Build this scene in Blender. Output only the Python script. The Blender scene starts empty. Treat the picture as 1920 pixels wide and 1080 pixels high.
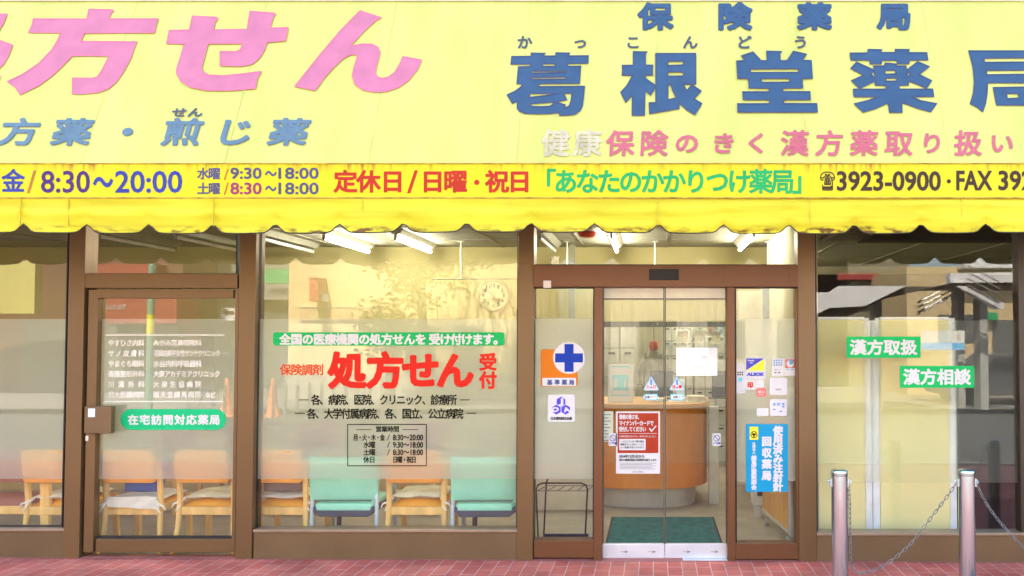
import bpy, bmesh, math, random
from mathutils import Vector, Matrix
random.seed(7)
S = bpy.context.scene
C = S.collection
PI = math.pi

# ------------------------------------------------------------------ camera
D, CAMZ, FPX, PPX, PPY, PITCH = 6.2, 1.68, 1519.0, 1225.0, 589.0, math.radians(1.7)
cam = bpy.data.objects.new('camera', bpy.data.cameras.new('camera'))
C.objects.link(cam)
cam.location = (0, -D, CAMZ)
cam.rotation_euler = (PI/2 + PITCH, 0, 0)
cam.data.sensor_width = 36
cam.data.lens = FPX/1920*36
cam.data.shift_x = (960-PPX)/1920
cam.data.shift_y = (PPY-540)/1920
cam.data.clip_end = 500
S.camera = cam

# ------------------------------------------------------------------ sky, sun, exposure
SUN_EL, SUN_AZ = math.radians(58), math.radians(-18)      # sun stands behind the shop, a little to the left
world = bpy.data.worlds.new('World'); S.world = world; world.use_nodes = True
wn = world.node_tree
sky = wn.nodes.new('ShaderNodeTexSky'); sky.sky_type = 'NISHITA'; sky.sun_disc = False
sky.sun_elevation = SUN_EL; sky.sun_rotation = SUN_AZ
sky.air_density = 1.0; sky.dust_density = 3.0
bg = wn.nodes['Background']; bg.inputs['Strength'].default_value = 0.13
wn.links.new(sky.outputs[0], bg.inputs['Color'])
sun = bpy.data.objects.new('sun', bpy.data.lights.new('sun', 'SUN')); C.objects.link(sun)
sun.data.energy = 5.0; sun.data.angle = math.radians(0.5); sun.data.color = (1, .93, .80)
sd = Vector((math.sin(SUN_AZ)*math.cos(SUN_EL), math.cos(SUN_AZ)*math.cos(SUN_EL), math.sin(SUN_EL)))
sun.rotation_euler = sd.to_track_quat('Z', 'Y').to_euler(); sun.location = (0, 10, 20)
S.view_settings.view_transform = 'Standard'; S.view_settings.look = 'None'
S.view_settings.exposure = 3.35; S.view_settings.gamma = 1
S.render.engine = 'CYCLES'
S.cycles.max_bounces = 10; S.cycles.transparent_max_bounces = 24
S.cycles.transmission_bounces = 10; S.cycles.glossy_bounces = 5; S.cycles.diffuse_bounces = 4
S.cycles.use_denoising = True
S.cycles.sample_clamp_indirect = 6
TUBE_STRENGTH = 13.0

# ------------------------------------------------------------------ measuring helpers
_F = Vector((0, math.cos(PITCH), math.sin(PITCH))); _U = Vector((0, -math.sin(PITCH), math.cos(PITCH)))
_O = Vector((0, -D, CAMZ))
def ray(x, y):
    return _F + Vector(((x-PPX)/FPX, 0, 0)) - _U*((y-PPY)/FPX)
def P(x, y, Y):                       # the point at depth Y seen at photo pixel (x, y)
    d = ray(x, y); return _O + d*((Y+D)/d.y)
def PP(x, y, pt, n):                  # the point of a plane seen at photo pixel (x, y)
    d = ray(x, y); return _O + d*((pt-_O).dot(n)/d.dot(n))
def R(x, y, Z):                       # a thing across the street, measured from its mirror image in the panes
    p = P(x, y, Z); return Vector((p.x, -p.y, p.z))

# ------------------------------------------------------------------ materials
MATS = {}
def mat(name, col, rough=.6, metal=0, var=.08, vscale=6, bump=0, bscale=60, spec=.5, col2=None, emit=0, stretch=(1,1,1), transl=0):
    if name in MATS: return MATS[name]
    m = bpy.data.materials.new(name); m.use_nodes = True; nt = m.node_tree; N = nt.nodes; L = nt.links
    b = N['Principled BSDF']; b.inputs['Roughness'].default_value = rough; b.inputs['Metallic'].default_value = metal
    b.inputs['Specular IOR Level'].default_value = spec
    tc = N.new('ShaderNodeTexCoord'); mp = N.new('ShaderNodeMapping'); mp.inputs['Scale'].default_value = stretch
    L.new(tc.outputs['Object'], mp.inputs[0])
    no = N.new('ShaderNodeTexNoise'); no.inputs['Scale'].default_value = vscale; no.inputs['Detail'].default_value = 5
    L.new(mp.outputs[0], no.inputs['Vector'])
    mx = N.new('ShaderNodeMix'); mx.data_type = 'RGBA'
    a = tuple(col)+(1,) ; c2 = tuple(col2)+(1,) if col2 else tuple(max(0, v*(1-var*2)) for v in col)+(1,)
    a = a if col2 else tuple(min(1, v*(1+var)) for v in col)+(1,)
    mx.inputs['A'].default_value = a; mx.inputs['B'].default_value = c2
    rp = N.new('ShaderNodeMapRange'); rp.inputs['From Min'].default_value = .3; rp.inputs['From Max'].default_value = .7
    L.new(no.outputs['Fac'], rp.inputs['Value']); L.new(rp.outputs[0], mx.inputs['Factor'])
    L.new(mx.outputs['Result'], b.inputs['Base Color'])
    if bump:
        n2 = N.new('ShaderNodeTexNoise'); n2.inputs['Scale'].default_value = bscale; n2.inputs['Detail'].default_value = 4
        L.new(mp.outputs[0], n2.inputs['Vector'])
        bp = N.new('ShaderNodeBump'); bp.inputs['Strength'].default_value = bump; bp.inputs['Distance'].default_value = .01
        L.new(n2.outputs['Fac'], bp.inputs['Height']); L.new(bp.outputs[0], b.inputs['Normal'])
    if emit:
        b.inputs['Emission Color'].default_value = a; b.inputs['Emission Strength'].default_value = emit
    if transl:
        tr = N.new('ShaderNodeBsdfTranslucent'); L.new(mx.outputs['Result'], tr.inputs['Color'])
        ms = N.new('ShaderNodeMixShader'); ms.inputs[0].default_value = transl
        L.new(b.outputs[0], ms.inputs[1]); L.new(tr.outputs[0], ms.inputs[2])
        L.new(ms.outputs[0], N['Material Output'].inputs['Surface'])
    MATS[name] = m
    return m
def glass(name, r0=.10, tint=(.93,.95,.92), rough=.0):
    m = bpy.data.materials.new(name); m.use_nodes = True; nt = m.node_tree; N = nt.nodes; L = nt.links
    N.remove(N['Principled BSDF'])
    t = N.new('ShaderNodeBsdfTransparent'); t.inputs[0].default_value = tint+(1,)
    g = N.new('ShaderNodeBsdfGlossy'); g.inputs['Roughness'].default_value = rough
    lw = N.new('ShaderNodeLayerWeight'); lw.inputs[0].default_value = .5
    pw = N.new('ShaderNodeMath'); pw.operation = 'POWER'; pw.inputs[1].default_value = 5
    mr = N.new('ShaderNodeMapRange'); mr.inputs['To Min'].default_value = r0; mr.inputs['To Max'].default_value = 1
    L.new(lw.outputs['Facing'], pw.inputs[0]); L.new(pw.outputs[0], mr.inputs['Value'])
    ms = N.new('ShaderNodeMixShader'); L.new(mr.outputs[0], ms.inputs[0]); L.new(t.outputs[0], ms.inputs[1]); L.new(g.outputs[0], ms.inputs[2])
    L.new(ms.outputs[0], N['Material Output'].inputs['Surface'])
    return m
def film_mat(name='frosted film', milk=.25, clear=.22):
    # frosted film: a rough thin layer, partly clear, partly milky
    m = bpy.data.materials.new(name); m.use_nodes = True; nt = m.node_tree; N = nt.nodes; L = nt.links
    N.remove(N['Principled BSDF'])
    rf = N.new('ShaderNodeBsdfRefraction'); rf.inputs['IOR'].default_value = 1.10; rf.inputs['Roughness'].default_value = .34
    rf.inputs['Color'].default_value = (.97,.98,.94,1)
    t = N.new('ShaderNodeBsdfTransparent'); t.inputs[0].default_value = (.97,.98,.95,1)
    d = N.new('ShaderNodeBsdfDiffuse'); d.inputs[0].default_value = (.93,.97,.90,1)
    tl = N.new('ShaderNodeBsdfTranslucent'); tl.inputs[0].default_value = (.75,.77,.64,1)
    a = N.new('ShaderNodeMixShader'); a.inputs[0].default_value = clear; L.new(rf.outputs[0], a.inputs[1]); L.new(t.outputs[0], a.inputs[2])
    b = N.new('ShaderNodeMixShader'); b.inputs[0].default_value = .5; L.new(d.outputs[0], b.inputs[1]); L.new(tl.outputs[0], b.inputs[2])
    c = N.new('ShaderNodeMixShader'); c.inputs[0].default_value = milk; L.new(a.outputs[0], c.inputs[1]); L.new(b.outputs[0], c.inputs[2])
    L.new(c.outputs[0], N['Material Output'].inputs['Surface'])
    return m

# ------------------------------------------------------------------ object helpers
def tag(o, label=None, cat=None, group=None, kind=None):
    if label: o['label'] = label
    if cat: o['category'] = cat
    if group: o['group'] = group
    if kind: o['kind'] = kind
    return o
def thing(name, label, cat, loc=(0,0,0), group=None, rz=0):
    o = bpy.data.objects.new(name, None); C.objects.link(o); o.location = loc; o.rotation_euler = (0,0,rz)
    o.empty_display_size = .1
    return tag(o, label, cat, group)
def copy_tree(o, parent=None):
    c = o.copy(); C.objects.link(c); c.parent = parent
    for ch in list(o.children): copy_tree(ch, c)
    return c

def wloc(o):
    v = Vector((0,0,0))
    while o: v += Vector(o.location); o = o.parent
    return v

class MB:
    def __init__(s): s.v = []; s.f = []; s.mi = []
    def add(s, v, f, k=0):
        n = len(s.v); s.v += [tuple(p) for p in v]; s.f += [tuple(i+n for i in q) for q in f]; s.mi += [k]*len(f); return s
    def box(s, x0, x1, y0, y1, z0, z1, k=0):
        if x0 > x1: x0, x1 = x1, x0
        if y0 > y1: y0, y1 = y1, y0
        if z0 > z1: z0, z1 = z1, z0
        v = [(x0,y0,z0),(x1,y0,z0),(x1,y1,z0),(x0,y1,z0),(x0,y0,z1),(x1,y0,z1),(x1,y1,z1),(x0,y1,z1)]
        return s.add(v, [(0,3,2,1),(4,5,6,7),(0,1,5,4),(1,2,6,5),(2,3,7,6),(3,0,4,7)], k)
    def pxbox(s, x0, y0, x1, y1, Y0, Y1, k=0):      # box whose front (at Y0) covers a pixel rectangle
        a = P(x0, (y0+y1)/2, Y0); b = P(x1, (y0+y1)/2, Y0)
        zt = P(x0, y0, Y0).z; zb = P(x0, y1, Y0).z
        return s.box(a.x, b.x, Y0, Y1, zb, zt, k)
    def bar(s, p, q, w, h=None, k=0):               # rectangular bar between two points
        p = Vector(p); q = Vector(q); h = h or w
        d = (q-p).normalized(); up = Vector((0,0,1)) if abs(d.z) < .9 else Vector((0,1,0))
        a = d.cross(up).normalized()*w/2; b = d.cross(a).normalized()*h/2
        v = [p+a+b, p-a+b, p-a-b, p+a-b, q+a+b, q-a+b, q-a-b, q+a-b]
        return s.add(v, [(0,1,2,3),(7,6,5,4),(0,4,5,1),(1,5,6,2),(2,6,7,3),(3,7,4,0)], k)
    def tube(s, path, r, n=8, k=0, cap=True, closed=False):
        path = [Vector(p) for p in path]; m = len(path); rs = r if isinstance(r, (list,tuple)) else [r]*m
        v = []; f = []; ref = None
        for i, p in enumerate(path):
            if closed: d = (path[(i+1) % m]-path[i-1])
            else: d = (path[min(i+1,m-1)]-path[max(i-1,0)])
            d.normalize()
            if ref is None: ref = Vector((0,0,1)) if abs(d.z) < .9 else Vector((1,0,0))
            a = d.cross(ref)
            if a.length < 1e-4: a = d.orthogonal()
            a.normalize(); b = d.cross(a).normalized(); ref = -b if False else (a.cross(d)).normalized()
            for j in range(n):
                t = 2*PI*j/n; v.append(p+a*math.cos(t)*rs[i]+b*math.sin(t)*rs[i])
        rng = m if closed else m-1
        for i in range(rng):
            i2 = (i+1) % m
            for j in range(n):
                f.append((i*n+j, i*n+(j+1)%n, i2*n+(j+1)%n, i2*n+j))
        if cap and not closed:
            f.append(tuple(range(n-1,-1,-1))); f.append(tuple((m-1)*n+j for j in range(n)))
        return s.add(v, f, k)
    def lathe(s, prof, c=(0,0,0), n=20, k=0):
        v = []; f = []
        for r, z in prof:
            for j in range(n):
                t = 2*PI*j/n; v.append((c[0]+r*math.cos(t), c[1]+r*math.sin(t), c[2]+z))
        for i in range(len(prof)-1):
            for j in range(n): f.append((i*n+j, i*n+(j+1)%n, (i+1)*n+(j+1)%n, (i+1)*n+j))
        f.append(tuple(range(n-1,-1,-1))); f.append(tuple((len(prof)-1)*n+j for j in range(n)))
        return s.add(v, f, k)
    def prism(s, poly, d, k=0):                     # poly: 3D points of a flat outline, d: extrusion
        poly = [Vector(p) for p in poly]; d = Vector(d); n = len(poly)
        v = poly+[p+d for p in poly]
        f = [tuple(range(n)), tuple(range(2*n-1, n-1, -1))]+[(i, n+i, n+(i+1)%n, (i+1)%n) for i in range(n)]
        return s.add(v, f, k)
    def build(s, name, m, parent=None, bevel=0, smooth=False, origin=None, seg=2):
        me = bpy.data.meshes.new(name)
        me.from_pydata(s.v, [], s.f)
        ms = m if isinstance(m, (list, tuple)) else [m]
        for q in ms: me.materials.append(q)
        me.polygons.foreach_set('material_index', s.mi)
        bm = bmesh.new(); bm.from_mesh(me)
        bmesh.ops.recalc_face_normals(bm, faces=bm.faces)
        if bevel:
            ed = [e for e in bm.edges if len(e.link_faces) == 2 and e.calc_face_angle(0) > .6]
            bmesh.ops.bevel(bm, geom=ed, offset=bevel, segments=seg, affect='EDGES', profile=.5, clamp_overlap=True)
        bm.to_mesh(me); bm.free()
        if smooth:
            for p in me.polygons: p.use_smooth = True
            try: me.set_sharp_from_angle(angle=math.radians(40))
            except Exception: pass
        o = bpy.data.objects.new(name, me); C.objects.link(o)
        if origin is not None:
            me.transform(Matrix.Translation(-Vector(origin))); o.location = origin
        if parent: o.parent = parent; me.transform(Matrix.Translation(-wloc(parent)))
        return o

# ------------------------------------------------------------------ lettering
_gc = {}
def glyphs(s, off=0):
    k = (s, off)
    if k in _gc: return _gc[k]
    c = bpy.data.curves.new('t', 'FONT'); c.body = s; c.resolution_u = 3; c.offset = off
    o = bpy.data.objects.new('t', c); C.objects.link(o)
    dg = bpy.context.evaluated_depsgraph_get(); dg.update()
    me = o.evaluated_get(dg).to_mesh()
    v = [(p.co.x, p.co.y) for p in me.vertices]; f = [tuple(p.vertices) for p in me.polygons]
    o.evaluated_get(dg).to_mesh_clear()
    bpy.data.objects.remove(o); bpy.data.curves.remove(c)
    _gc[k] = (v, f); return _gc[k]
def ext(v):
    xs = [p[0] for p in v]; ys = [p[1] for p in v]; return min(xs), max(xs), min(ys), max(ys)
_a = ext(glyphs('一')[0]); _b = ext(glyphs('一一')[0]); ADV = _b[1]-_a[1]
class Ink:                                          # flat lettering measured in photo pixels, laid on a real plane
    def __init__(s): s.v = []; s.f = []; s.d = []
    def raw(s, v, f, d=0):
        n = len(s.v); s.v += list(v); s.d += [d]*len(v); s.f += [tuple(i+n for i in q) for q in f]
    def _bold(s, v, f, t, d):
        cnt = {}
        for q in f:
            for i in range(len(q)):
                e = (q[i], q[(i+1) % len(q)]); kk = (min(e), max(e)); cnt[kk] = cnt.get(kk, 0)+1
        for j, (kk, c) in enumerate(cnt.items()):
            if c != 1: continue
            a = v[kk[0]]; b = v[kk[1]]; dx = b[0]-a[0]; dy = b[1]-a[1]; l = math.hypot(dx, dy)
            if l < 1e-6: continue
            ux, uy = dx/l*t, dy/l*t; nx, ny = -uy, ux
            e = .55
            s.raw([(a[0]-ux*e+nx, a[1]-uy*e+ny), (b[0]+ux*e+nx, b[1]+uy*e+ny), (b[0]+ux*e-nx, b[1]+uy*e-ny), (a[0]-ux*e-nx, a[1]-uy*e-ny)], [(0,1,2,3)], d+1e-4+3e-6*(j % 400))
    def text(s, t, x0, y0, x1, y1, bold=0, shear=0, d=0, off=0):       # whole string fitted to a pixel box
        v, f = glyphs(t, off)
        if not v: return s
        a, b, c, e = ext(v)
        w = [(x0+(p[0]-a)/(b-a)*(x1-x0)+shear*((p[1]-c)/(e-c)-.5)*(y1-y0), y1-(p[1]-c)/(e-c)*(y1-y0)) for p in v]
        s.raw(w, f, d)
        if bold: s._bold(w, f, bold, d)
        return s
    def cells(s, t, xs, y0, y1, gw, bold=0, shear=0, d=0, off=0):      # each character in its own cell, xs = centres or (first, last)
        n = len(t)
        if len(xs) == 2 and n != 2 or (len(xs) == 2 and n == 2): xs = [xs[0]+(xs[1]-xs[0])*i/max(1, n-1) for i in range(n)]
        if n > 1: gw = min(gw, abs(xs[-1]-xs[0])/(n-1)*1.03)
        cy = (y0+y1)/2; h = (y1-y0)/.92
        for ch, cx in zip(t, xs):
            if ch in ' 　': continue
            v, f = glyphs(ch, off)
            if not v: continue
            a, b, c, e = ext(v)
            adv = ADV if ord(ch) > 0x2e80 or ch in '―・「」' else b+a
            w = [(cx+(p[0]/adv-.5)*gw/.92+shear*(p[1]/ADV-.38)*h, cy-(p[1]/ADV-.38)*h) for p in v]
            s.raw(w, f, d)
            if bold: s._bold(w, f, bold, d)
        return s
    def rect(s, x0, y0, x1, y1, d=0):
        s.raw([(x0,y0),(x1,y0),(x1,y1),(x0,y1)], [(0,1,2,3)], d); return s
    def poly(s, pts, d=0):
        s.raw(pts, [tuple(range(len(pts)))], d); return s
    def rrect(s, x0, y0, x1, y1, r, d=0, n=6):
        pts = []
        for cx, cy, a0 in ((x1-r,y0+r,-90),(x1-r,y1-r,0),(x0+r,y1-r,90),(x0+r,y0+r,180)):
            for i in range(n+1):
                t = math.radians(a0+90*i/n); pts.append((cx+r*math.cos(t), cy+r*math.sin(t)))
        return s.poly(pts, d)
    def disc(s, cx, cy, r, d=0, n=32, ry=None):
        return s.poly([(cx+r*math.cos(2*PI*i/n), cy+(ry or r)*math.sin(2*PI*i/n)) for i in range(n)], d)
    def ring(s, cx, cy, r, w, d=0, n=32):
        v = []; 
        for i in range(n):
            t = 2*PI*i/n; v += [(cx+(r-w)*math.cos(t), cy+(r-w)*math.sin(t)), (cx+r*math.cos(t), cy+r*math.sin(t))]
        s.raw(v, [(2*i, 2*i+1, (2*i+3) % (2*n), (2*i+2) % (2*n)) for i in range(n)], d); return s
    def outline(s, contours, t, d=0):
        for pts in contours:
            n = len(pts)
            for i in range(n):
                a = pts[i]; b = pts[(i+1) % n]; dx = b[0]-a[0]; dy = b[1]-a[1]; l = math.hypot(dx, dy) or 1
                ux, uy = dx/l*t, dy/l*t
                s.raw([(a[0]-ux-uy, a[1]-uy+ux), (b[0]+ux-uy, b[1]+uy+ux), (b[0]+ux+uy, b[1]+uy-ux), (a[0]-ux+uy, a[1]-uy-ux)], [(0,1,2,3)], d+3e-6*(i % 150))
        return s
    def traced(s, contours, d=0):
        c = bpy.data.curves.new('g', 'CURVE'); c.dimensions = '2D'; c.fill_mode = 'BOTH'
        for pts in contours:
            sp = c.splines.new('POLY'); sp.points.add(len(pts)-1); sp.use_cyclic_u = True
            for q, p in zip(sp.points, pts): q.co = (p[0]/100, p[1]/100, 0, 1)
        o = bpy.data.objects.new('g', c); C.objects.link(o)
        dg = bpy.context.evaluated_depsgraph_get(); dg.update()
        me = o.evaluated_get(dg).to_mesh()
        s.raw([(p.co.x*100, p.co.y*100) for p in me.vertices], [tuple(p.vertices) for p in me.polygons], d)
        o.evaluated_get(dg).to_mesh_clear(); bpy.data.objects.remove(o); bpy.data.curves.remove(c)
        return s
    def build(s, name, m, pt, n, lift, parent=None, origin=None):       # n points towards the viewer
        n = Vector(n).normalized(); pt = Vector(pt)
        v = [PP(p[0], p[1], pt, n)+n*(lift+dd) for p, dd in zip(s.v, s.d)]
        me = bpy.data.meshes.new(name); me.from_pydata([tuple(p) for p in v], [], s.f); me.materials.append(m)
        bm = bmesh.new(); bm.from_mesh(me)
        for f in bm.faces:
            f.normal_update()
            if f.normal.dot(n) < 0: f.normal_flip()
        bm.to_mesh(me); bm.free()
        o = bpy.data.objects.new(name, me); C.objects.link(o)
        if origin is not None:
            me.transform(Matrix.Translation(-Vector(origin))); o.location = origin
        if parent: o.parent = parent; me.transform(Matrix.Translation(-wloc(parent)))
        return o
FN = Vector((0,-1,0))
def sticker(name, label, cat, x0, y0, x1, y1, m, Y, layers=(), r=1.5, thick=.0012, group=None):
    # a sheet with real thickness stuck on the glass at Y, plus printed layers: list of (part name, Ink, material)
    a = P((x0+x1)/2, y1, Y)
    k = Ink().rrect(x0, y0, x1, y1, r, n=4)
    pts = [PP(p[0], p[1], Vector((0,Y,0)), FN) for p in k.v]
    mb = MB().prism(pts, (0,-thick,0))
    if layers:
        t = thing(name, label, cat, loc=a, group=group)
        mb.build('sheet', m, t)
        for i, (pn, ink, mm) in enumerate(layers):
            ink.build(pn, mm, (0,Y,0), FN, thick+.0008+.0006*i, t)
        return t
    o = mb.build(name, m, origin=a); return tag(o, label, cat, group)

# ------------------------------------------------------------------ the ground
def brick_mat():
    m = bpy.data.materials.new('brick paving'); m.use_nodes = True; nt = m.node_tree; N = nt.nodes; L = nt.links
    b = N['Principled BSDF']; b.inputs['Roughness'].default_value = .7
    tc = N.new('ShaderNodeTexCoord'); mp = N.new('ShaderNodeMapping'); mp.inputs['Rotation'].default_value = (0,0,PI/2)
    L.new(tc.outputs['Object'], mp.inputs[0])
    br = N.new('ShaderNodeTexBrick'); br.inputs['Scale'].default_value = 1; br.inputs['Brick Width'].default_value = .21
    br.inputs['Row Height'].default_value = .105; br.inputs['Mortar Size'].default_value = .0035; br.inputs['Mortar Smooth'].default_value = .2
    br.inputs['Color1'].default_value = (.52,.115,.085,1); br.inputs['Color2'].default_value = (.60,.18,.125,1); br.inputs['Mortar'].default_value = (.64,.41,.35,1)
    br.inputs['Bias'].default_value = -.2
    L.new(mp.outputs[0], br.inputs['Vector'])
    no = N.new('ShaderNodeTexNoise'); no.inputs['Scale'].default_value = 3; no.inputs['Detail'].default_value = 8
    L.new(tc.outputs['Object'], no.inputs['Vector'])
    mx = N.new('ShaderNodeMix'); mx.data_type = 'RGBA'; mx.blend_type = 'MULTIPLY'; mx.inputs['Factor'].default_value = .8
    rp = N.new('ShaderNodeMapRange'); rp.inputs['From Min'].default_value = .3; rp.inputs['From Max'].default_value = .65; rp.inputs['To Min'].default_value = .55; rp.inputs['To Max'].default_value = 1.1
    L.new(no.outputs['Fac'], rp.inputs['Value']); L.new(br.outputs['Color'], mx.inputs['A']); L.new(rp.outputs[0], mx.inputs['B'])
    n3 = N.new('ShaderNodeTexNoise'); n3.inputs['Scale'].default_value = 22; n3.inputs['Detail'].default_value = 6; n3.inputs['Roughness'].default_value = .7
    L.new(tc.outputs['Object'], n3.inputs['Vector'])
    r3 = N.new('ShaderNodeMapRange'); r3.inputs['From Min'].default_value = .58; r3.inputs['From Max'].default_value = .72; r3.inputs['To Max'].default_value = .55
    L.new(n3.outputs['Fac'], r3.inputs['Value'])
    m3 = N.new('ShaderNodeMix'); m3.data_type = 'RGBA'; m3.inputs['B'].default_value = (.13,.06,.045,1)
    L.new(r3.outputs[0], m3.inputs['Factor']); L.new(mx.outputs['Result'], m3.inputs['A'])
    L.new(m3.outputs['Result'], b.inputs['Base Color'])
    bp = N.new('ShaderNodeBump'); bp.inputs['Strength'].default_value = .6; bp.inputs['Distance'].default_value = .004; bp.invert = True
    L.new(br.outputs['Fac'], bp.inputs['Height']); L.new(bp.outputs[0], b.inputs['Normal'])
    return m
def gz(x): return .004-.0045*x        # the pavement falls gently to the right
def sheet(name, m, x0, x1, y0, y1, z, n=8, slope=True):
    mb = MB(); v = []; f = []
    for i in range(n+1):
        x = x0+(x1-x0)*i/n
        zz = z+(gz(x) if slope else 0); v += [(x, y0, zz), (x, y1, zz)]
    for i in range(n): f.append((2*i, 2*i+2, 2*i+3, 2*i+1))
    mb.add(v, f); o = mb.build(name, m); return tag(o, kind='structure')
M_asph = mat('asphalt', (.06,.06,.058), .9, var=.25, vscale=3, bump=.4, bscale=120)
M_conc = mat('concrete', (.17,.16,.15), .85, var=.12, vscale=4, bump=.2)
sheet('ground', mat('ground', (.10,.10,.095), .9, var=.2, vscale=.4), -120, 120, -120, 120, -.40, slope=False)
sheet('pavement', brick_mat(), -12, 12, -4.6, -.055, 0)
sheet('pavement_border', mat('threshold', (.46,.165,.14), .7, var=.12, vscale=5, bump=.2), -12, 12, -.055, .06, .002)
kb = MB()
for i in range(24): kb.box(-12+i, -12+i+.99, -4.75, -4.61, -.3, .012)
tag(kb.build('kerb', M_conc, bevel=.01), kind='structure')
sheet('road', M_asph, -60, 60, -13.2, -4.76, -.13, slope=False)
mk = MB()
for i in (0,1,2,3,8,9,10,11): mk.box(-30+i*5, -27.5+i*5, -9.05, -8.93, -.128, -.124)
tag(mk.build('road_marking', mat('road paint', (.34,.34,.32), .7, var=.15)), kind='structure')
sheet('far_pavement', mat('far paving', (.14,.13,.12), .85, var=.1, vscale=5), -60, 60, -30, -13.2, -.01, slope=False)

# ------------------------------------------------------------------ the pharmacy building
M_br = mat('bronze aluminium', (.155,.088,.034), .38, .35, var=.05, vscale=1.2, spec=.5, stretch=(1,1,.6))
M_br2 = mat('bronze panel', (.155,.095,.042), .45, .3, var=.08, vscale=2)
M_brr = mat('reddish bronze', (.142,.057,.021), .4, .35, var=.05, vscale=1.2)
M_gask = mat('black gasket', (.012,.011,.010), .6)
M_sill = mat('sill aluminium', (.32,.24,.16), .4, .5)
M_wall_out = mat('outer wall', (.52,.50,.46), .9, var=.06, vscale=2, bump=.2)
M_wall = mat('inner wall cream', (.42,.365,.165), .85, var=.05, vscale=1.5)
M_wall2 = mat('inner wall pale', (.40,.36,.23), .85, var=.05, vscale=1.5)
M_ceil = mat('ceiling board', (.28,.265,.19), .9, var=.05, vscale=3)
M_floor = mat('vinyl floor', (.33,.31,.25), .35, var=.12, vscale=4)
M_dark = mat('dark room wall', (.035,.024,.018), .8, var=.2)  # gloom of the unlit consulting room put into the colour
M_glass = glass('window glass', .10)
M_glassr = glass('right window glass', .075)
M_glassd = glass('door glass', .055, (.96,.975,.95))
M_film = film_mat(); M_film2 = film_mat('clear frosted film', .05, .55)
GY = .02
B = thing('pharmacy_building', 'low pharmacy building with bronze framed shop windows under a yellow awning', 'building')
XL, XR, YB, CEIL = -7.6, 5.6, 5.4, 2.70
w = MB()
w.box(XL-.2, XR+.2, -.50, YB+.2, 2.86, 7.0); w.build('upper_storey', M_wall_out, B)  # unseen height above the awning made up to shade the pavement to the kerb
w = MB(); w.box(XL-.2, XL, .1, YB, 0, 2.85); w.box(XR, XR+.2, .1, YB, 0, 2.85); w.box(XL-.2, XR+.2, YB, YB+.2, 0, 2.85); w.build('outer_wall', M_wall_out, B)
w = MB(); w.box(XL, XR, .10, YB, CEIL, CEIL+.1)
for i in range(14): w.box(XL+.45+i*.91, XL+.47+i*.91, .11, YB-.01, CEIL-.006, CEIL+.01)
for y in (1.2, 2.1, 3.9): w.box(XL+.01, XR-.01, y, y+.02, CEIL-.005, CEIL+.01)
w.build('ceiling', M_ceil, B)
w = MB(); w.box(XL, XR, .06, YB, -.25, 0)
w.build('floor', M_floor, B)
# facade: head, posts, base panels
w = MB(); w.box(XL, XR, -.06, .12, 2.62, 2.855); w.build('window_head', M_br, B)
posts = [(124,154),(445,476),(970,1000),(1497,1530)]
for a, b in posts:
    q = MB(); p0 = P(a, 740, -.05); p1 = P(b, 740, -.05)
    q.box(p0.x, p1.x, -.05, .10, gz(p0.x)-.03, 2.62); q.build('window_post', M_br, B, bevel=.004)
q = MB(); q.box(4.3, 4.42, -.05, .1, -.05, 2.62); q.build('window_post', M_br, B, bevel=.004)
q = MB(); q.box(-6.3, -6.15, -.05, .1, -.05, 2.62); q.build('window_post', M_br, B, bevel=.004)
def xf(px, y=800, Y=-.03): return P(px, y, Y).x
def base(a, b, y0):
    q = MB(); z = P(500, y0, -.04).z
    q.box(a, b, -.040, .09, -.08, z); q.build('base_panel', M_br2, B, bevel=.003)
    q = MB(); q.box(a, b, -.052, .085, z+.001, z+.022); q.build('window_sill', M_sill, B, bevel=.003)
base(-6.15, xf(124,1000), 996); base(xf(476.5,1000), xf(970,1000), 998); base(xf(1530.5,1000), 4.3, 1004)

def window(name, x0, x1, y0, y1, film=None, gm=None, gask=4, fm=None):
    # px rectangle of the visible glass; frame of gaskets, a pane and a film
    z0 = P(x0, y1, GY).z; z1 = P(x0, y0, GY).z; ym = (max(y0,440)+y1)/2
    a = P(x0, ym, GY).x; b = P(x1, ym, GY).x
    g = .004*gask/2
    f = MB()
    f.box(a-g, a, 0, .045, z0-g, z1+g); f.box(b, b+g, 0, .045, z0-g, z1+g); f.box(a, b, 0, .045, z0-g, z0); f.box(a, b, 0, .045, z1, z1+g)
    fo = f.build(name, M_gask, B)
    pn = MB().add([(a,GY,z0),(b,GY,z0),(b,GY,z1),(a,GY,z1)], [(0,1,2,3)]).build('pane', gm or M_glass, fo)
    if film:
        t = P(x0, film[0], GY+.006).z; u = P(x0, film[1], GY+.006).z
        MB().box(a, b, GY+.006, GY+.0085, u, t).build('frosted_film', fm or M_film, fo)
    return fo
window('window', -250, 124, 395, 986, (598, 898))
window('window', 485, 969.5, 395, 991, (598, 898), gask=7)
window('window', 1531, 1915, 395, 996, (601, 905), fm=M_film2, gm=M_glassr)
q = MB(); a = xf(1911.5, 700); q.box(a, a+.05, -.03, .08, P(1915,998,0).z, 2.62); q.build('window_post', mat('dark post', (.05,.035,.025), .4, .3), B, bevel=.003)
window('window', 1924, 2150, 395, 996, (601, 905), fm=M_film2, gm=M_glassr)
# transom over the hinged door
window('transom_window', 163, 445, 395, 513)
q = MB(); q.pxbox(154.2, 513, 444.8, 540, -.045, .09); q.build('transom_bar', M_br, B, bevel=.003)
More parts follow.
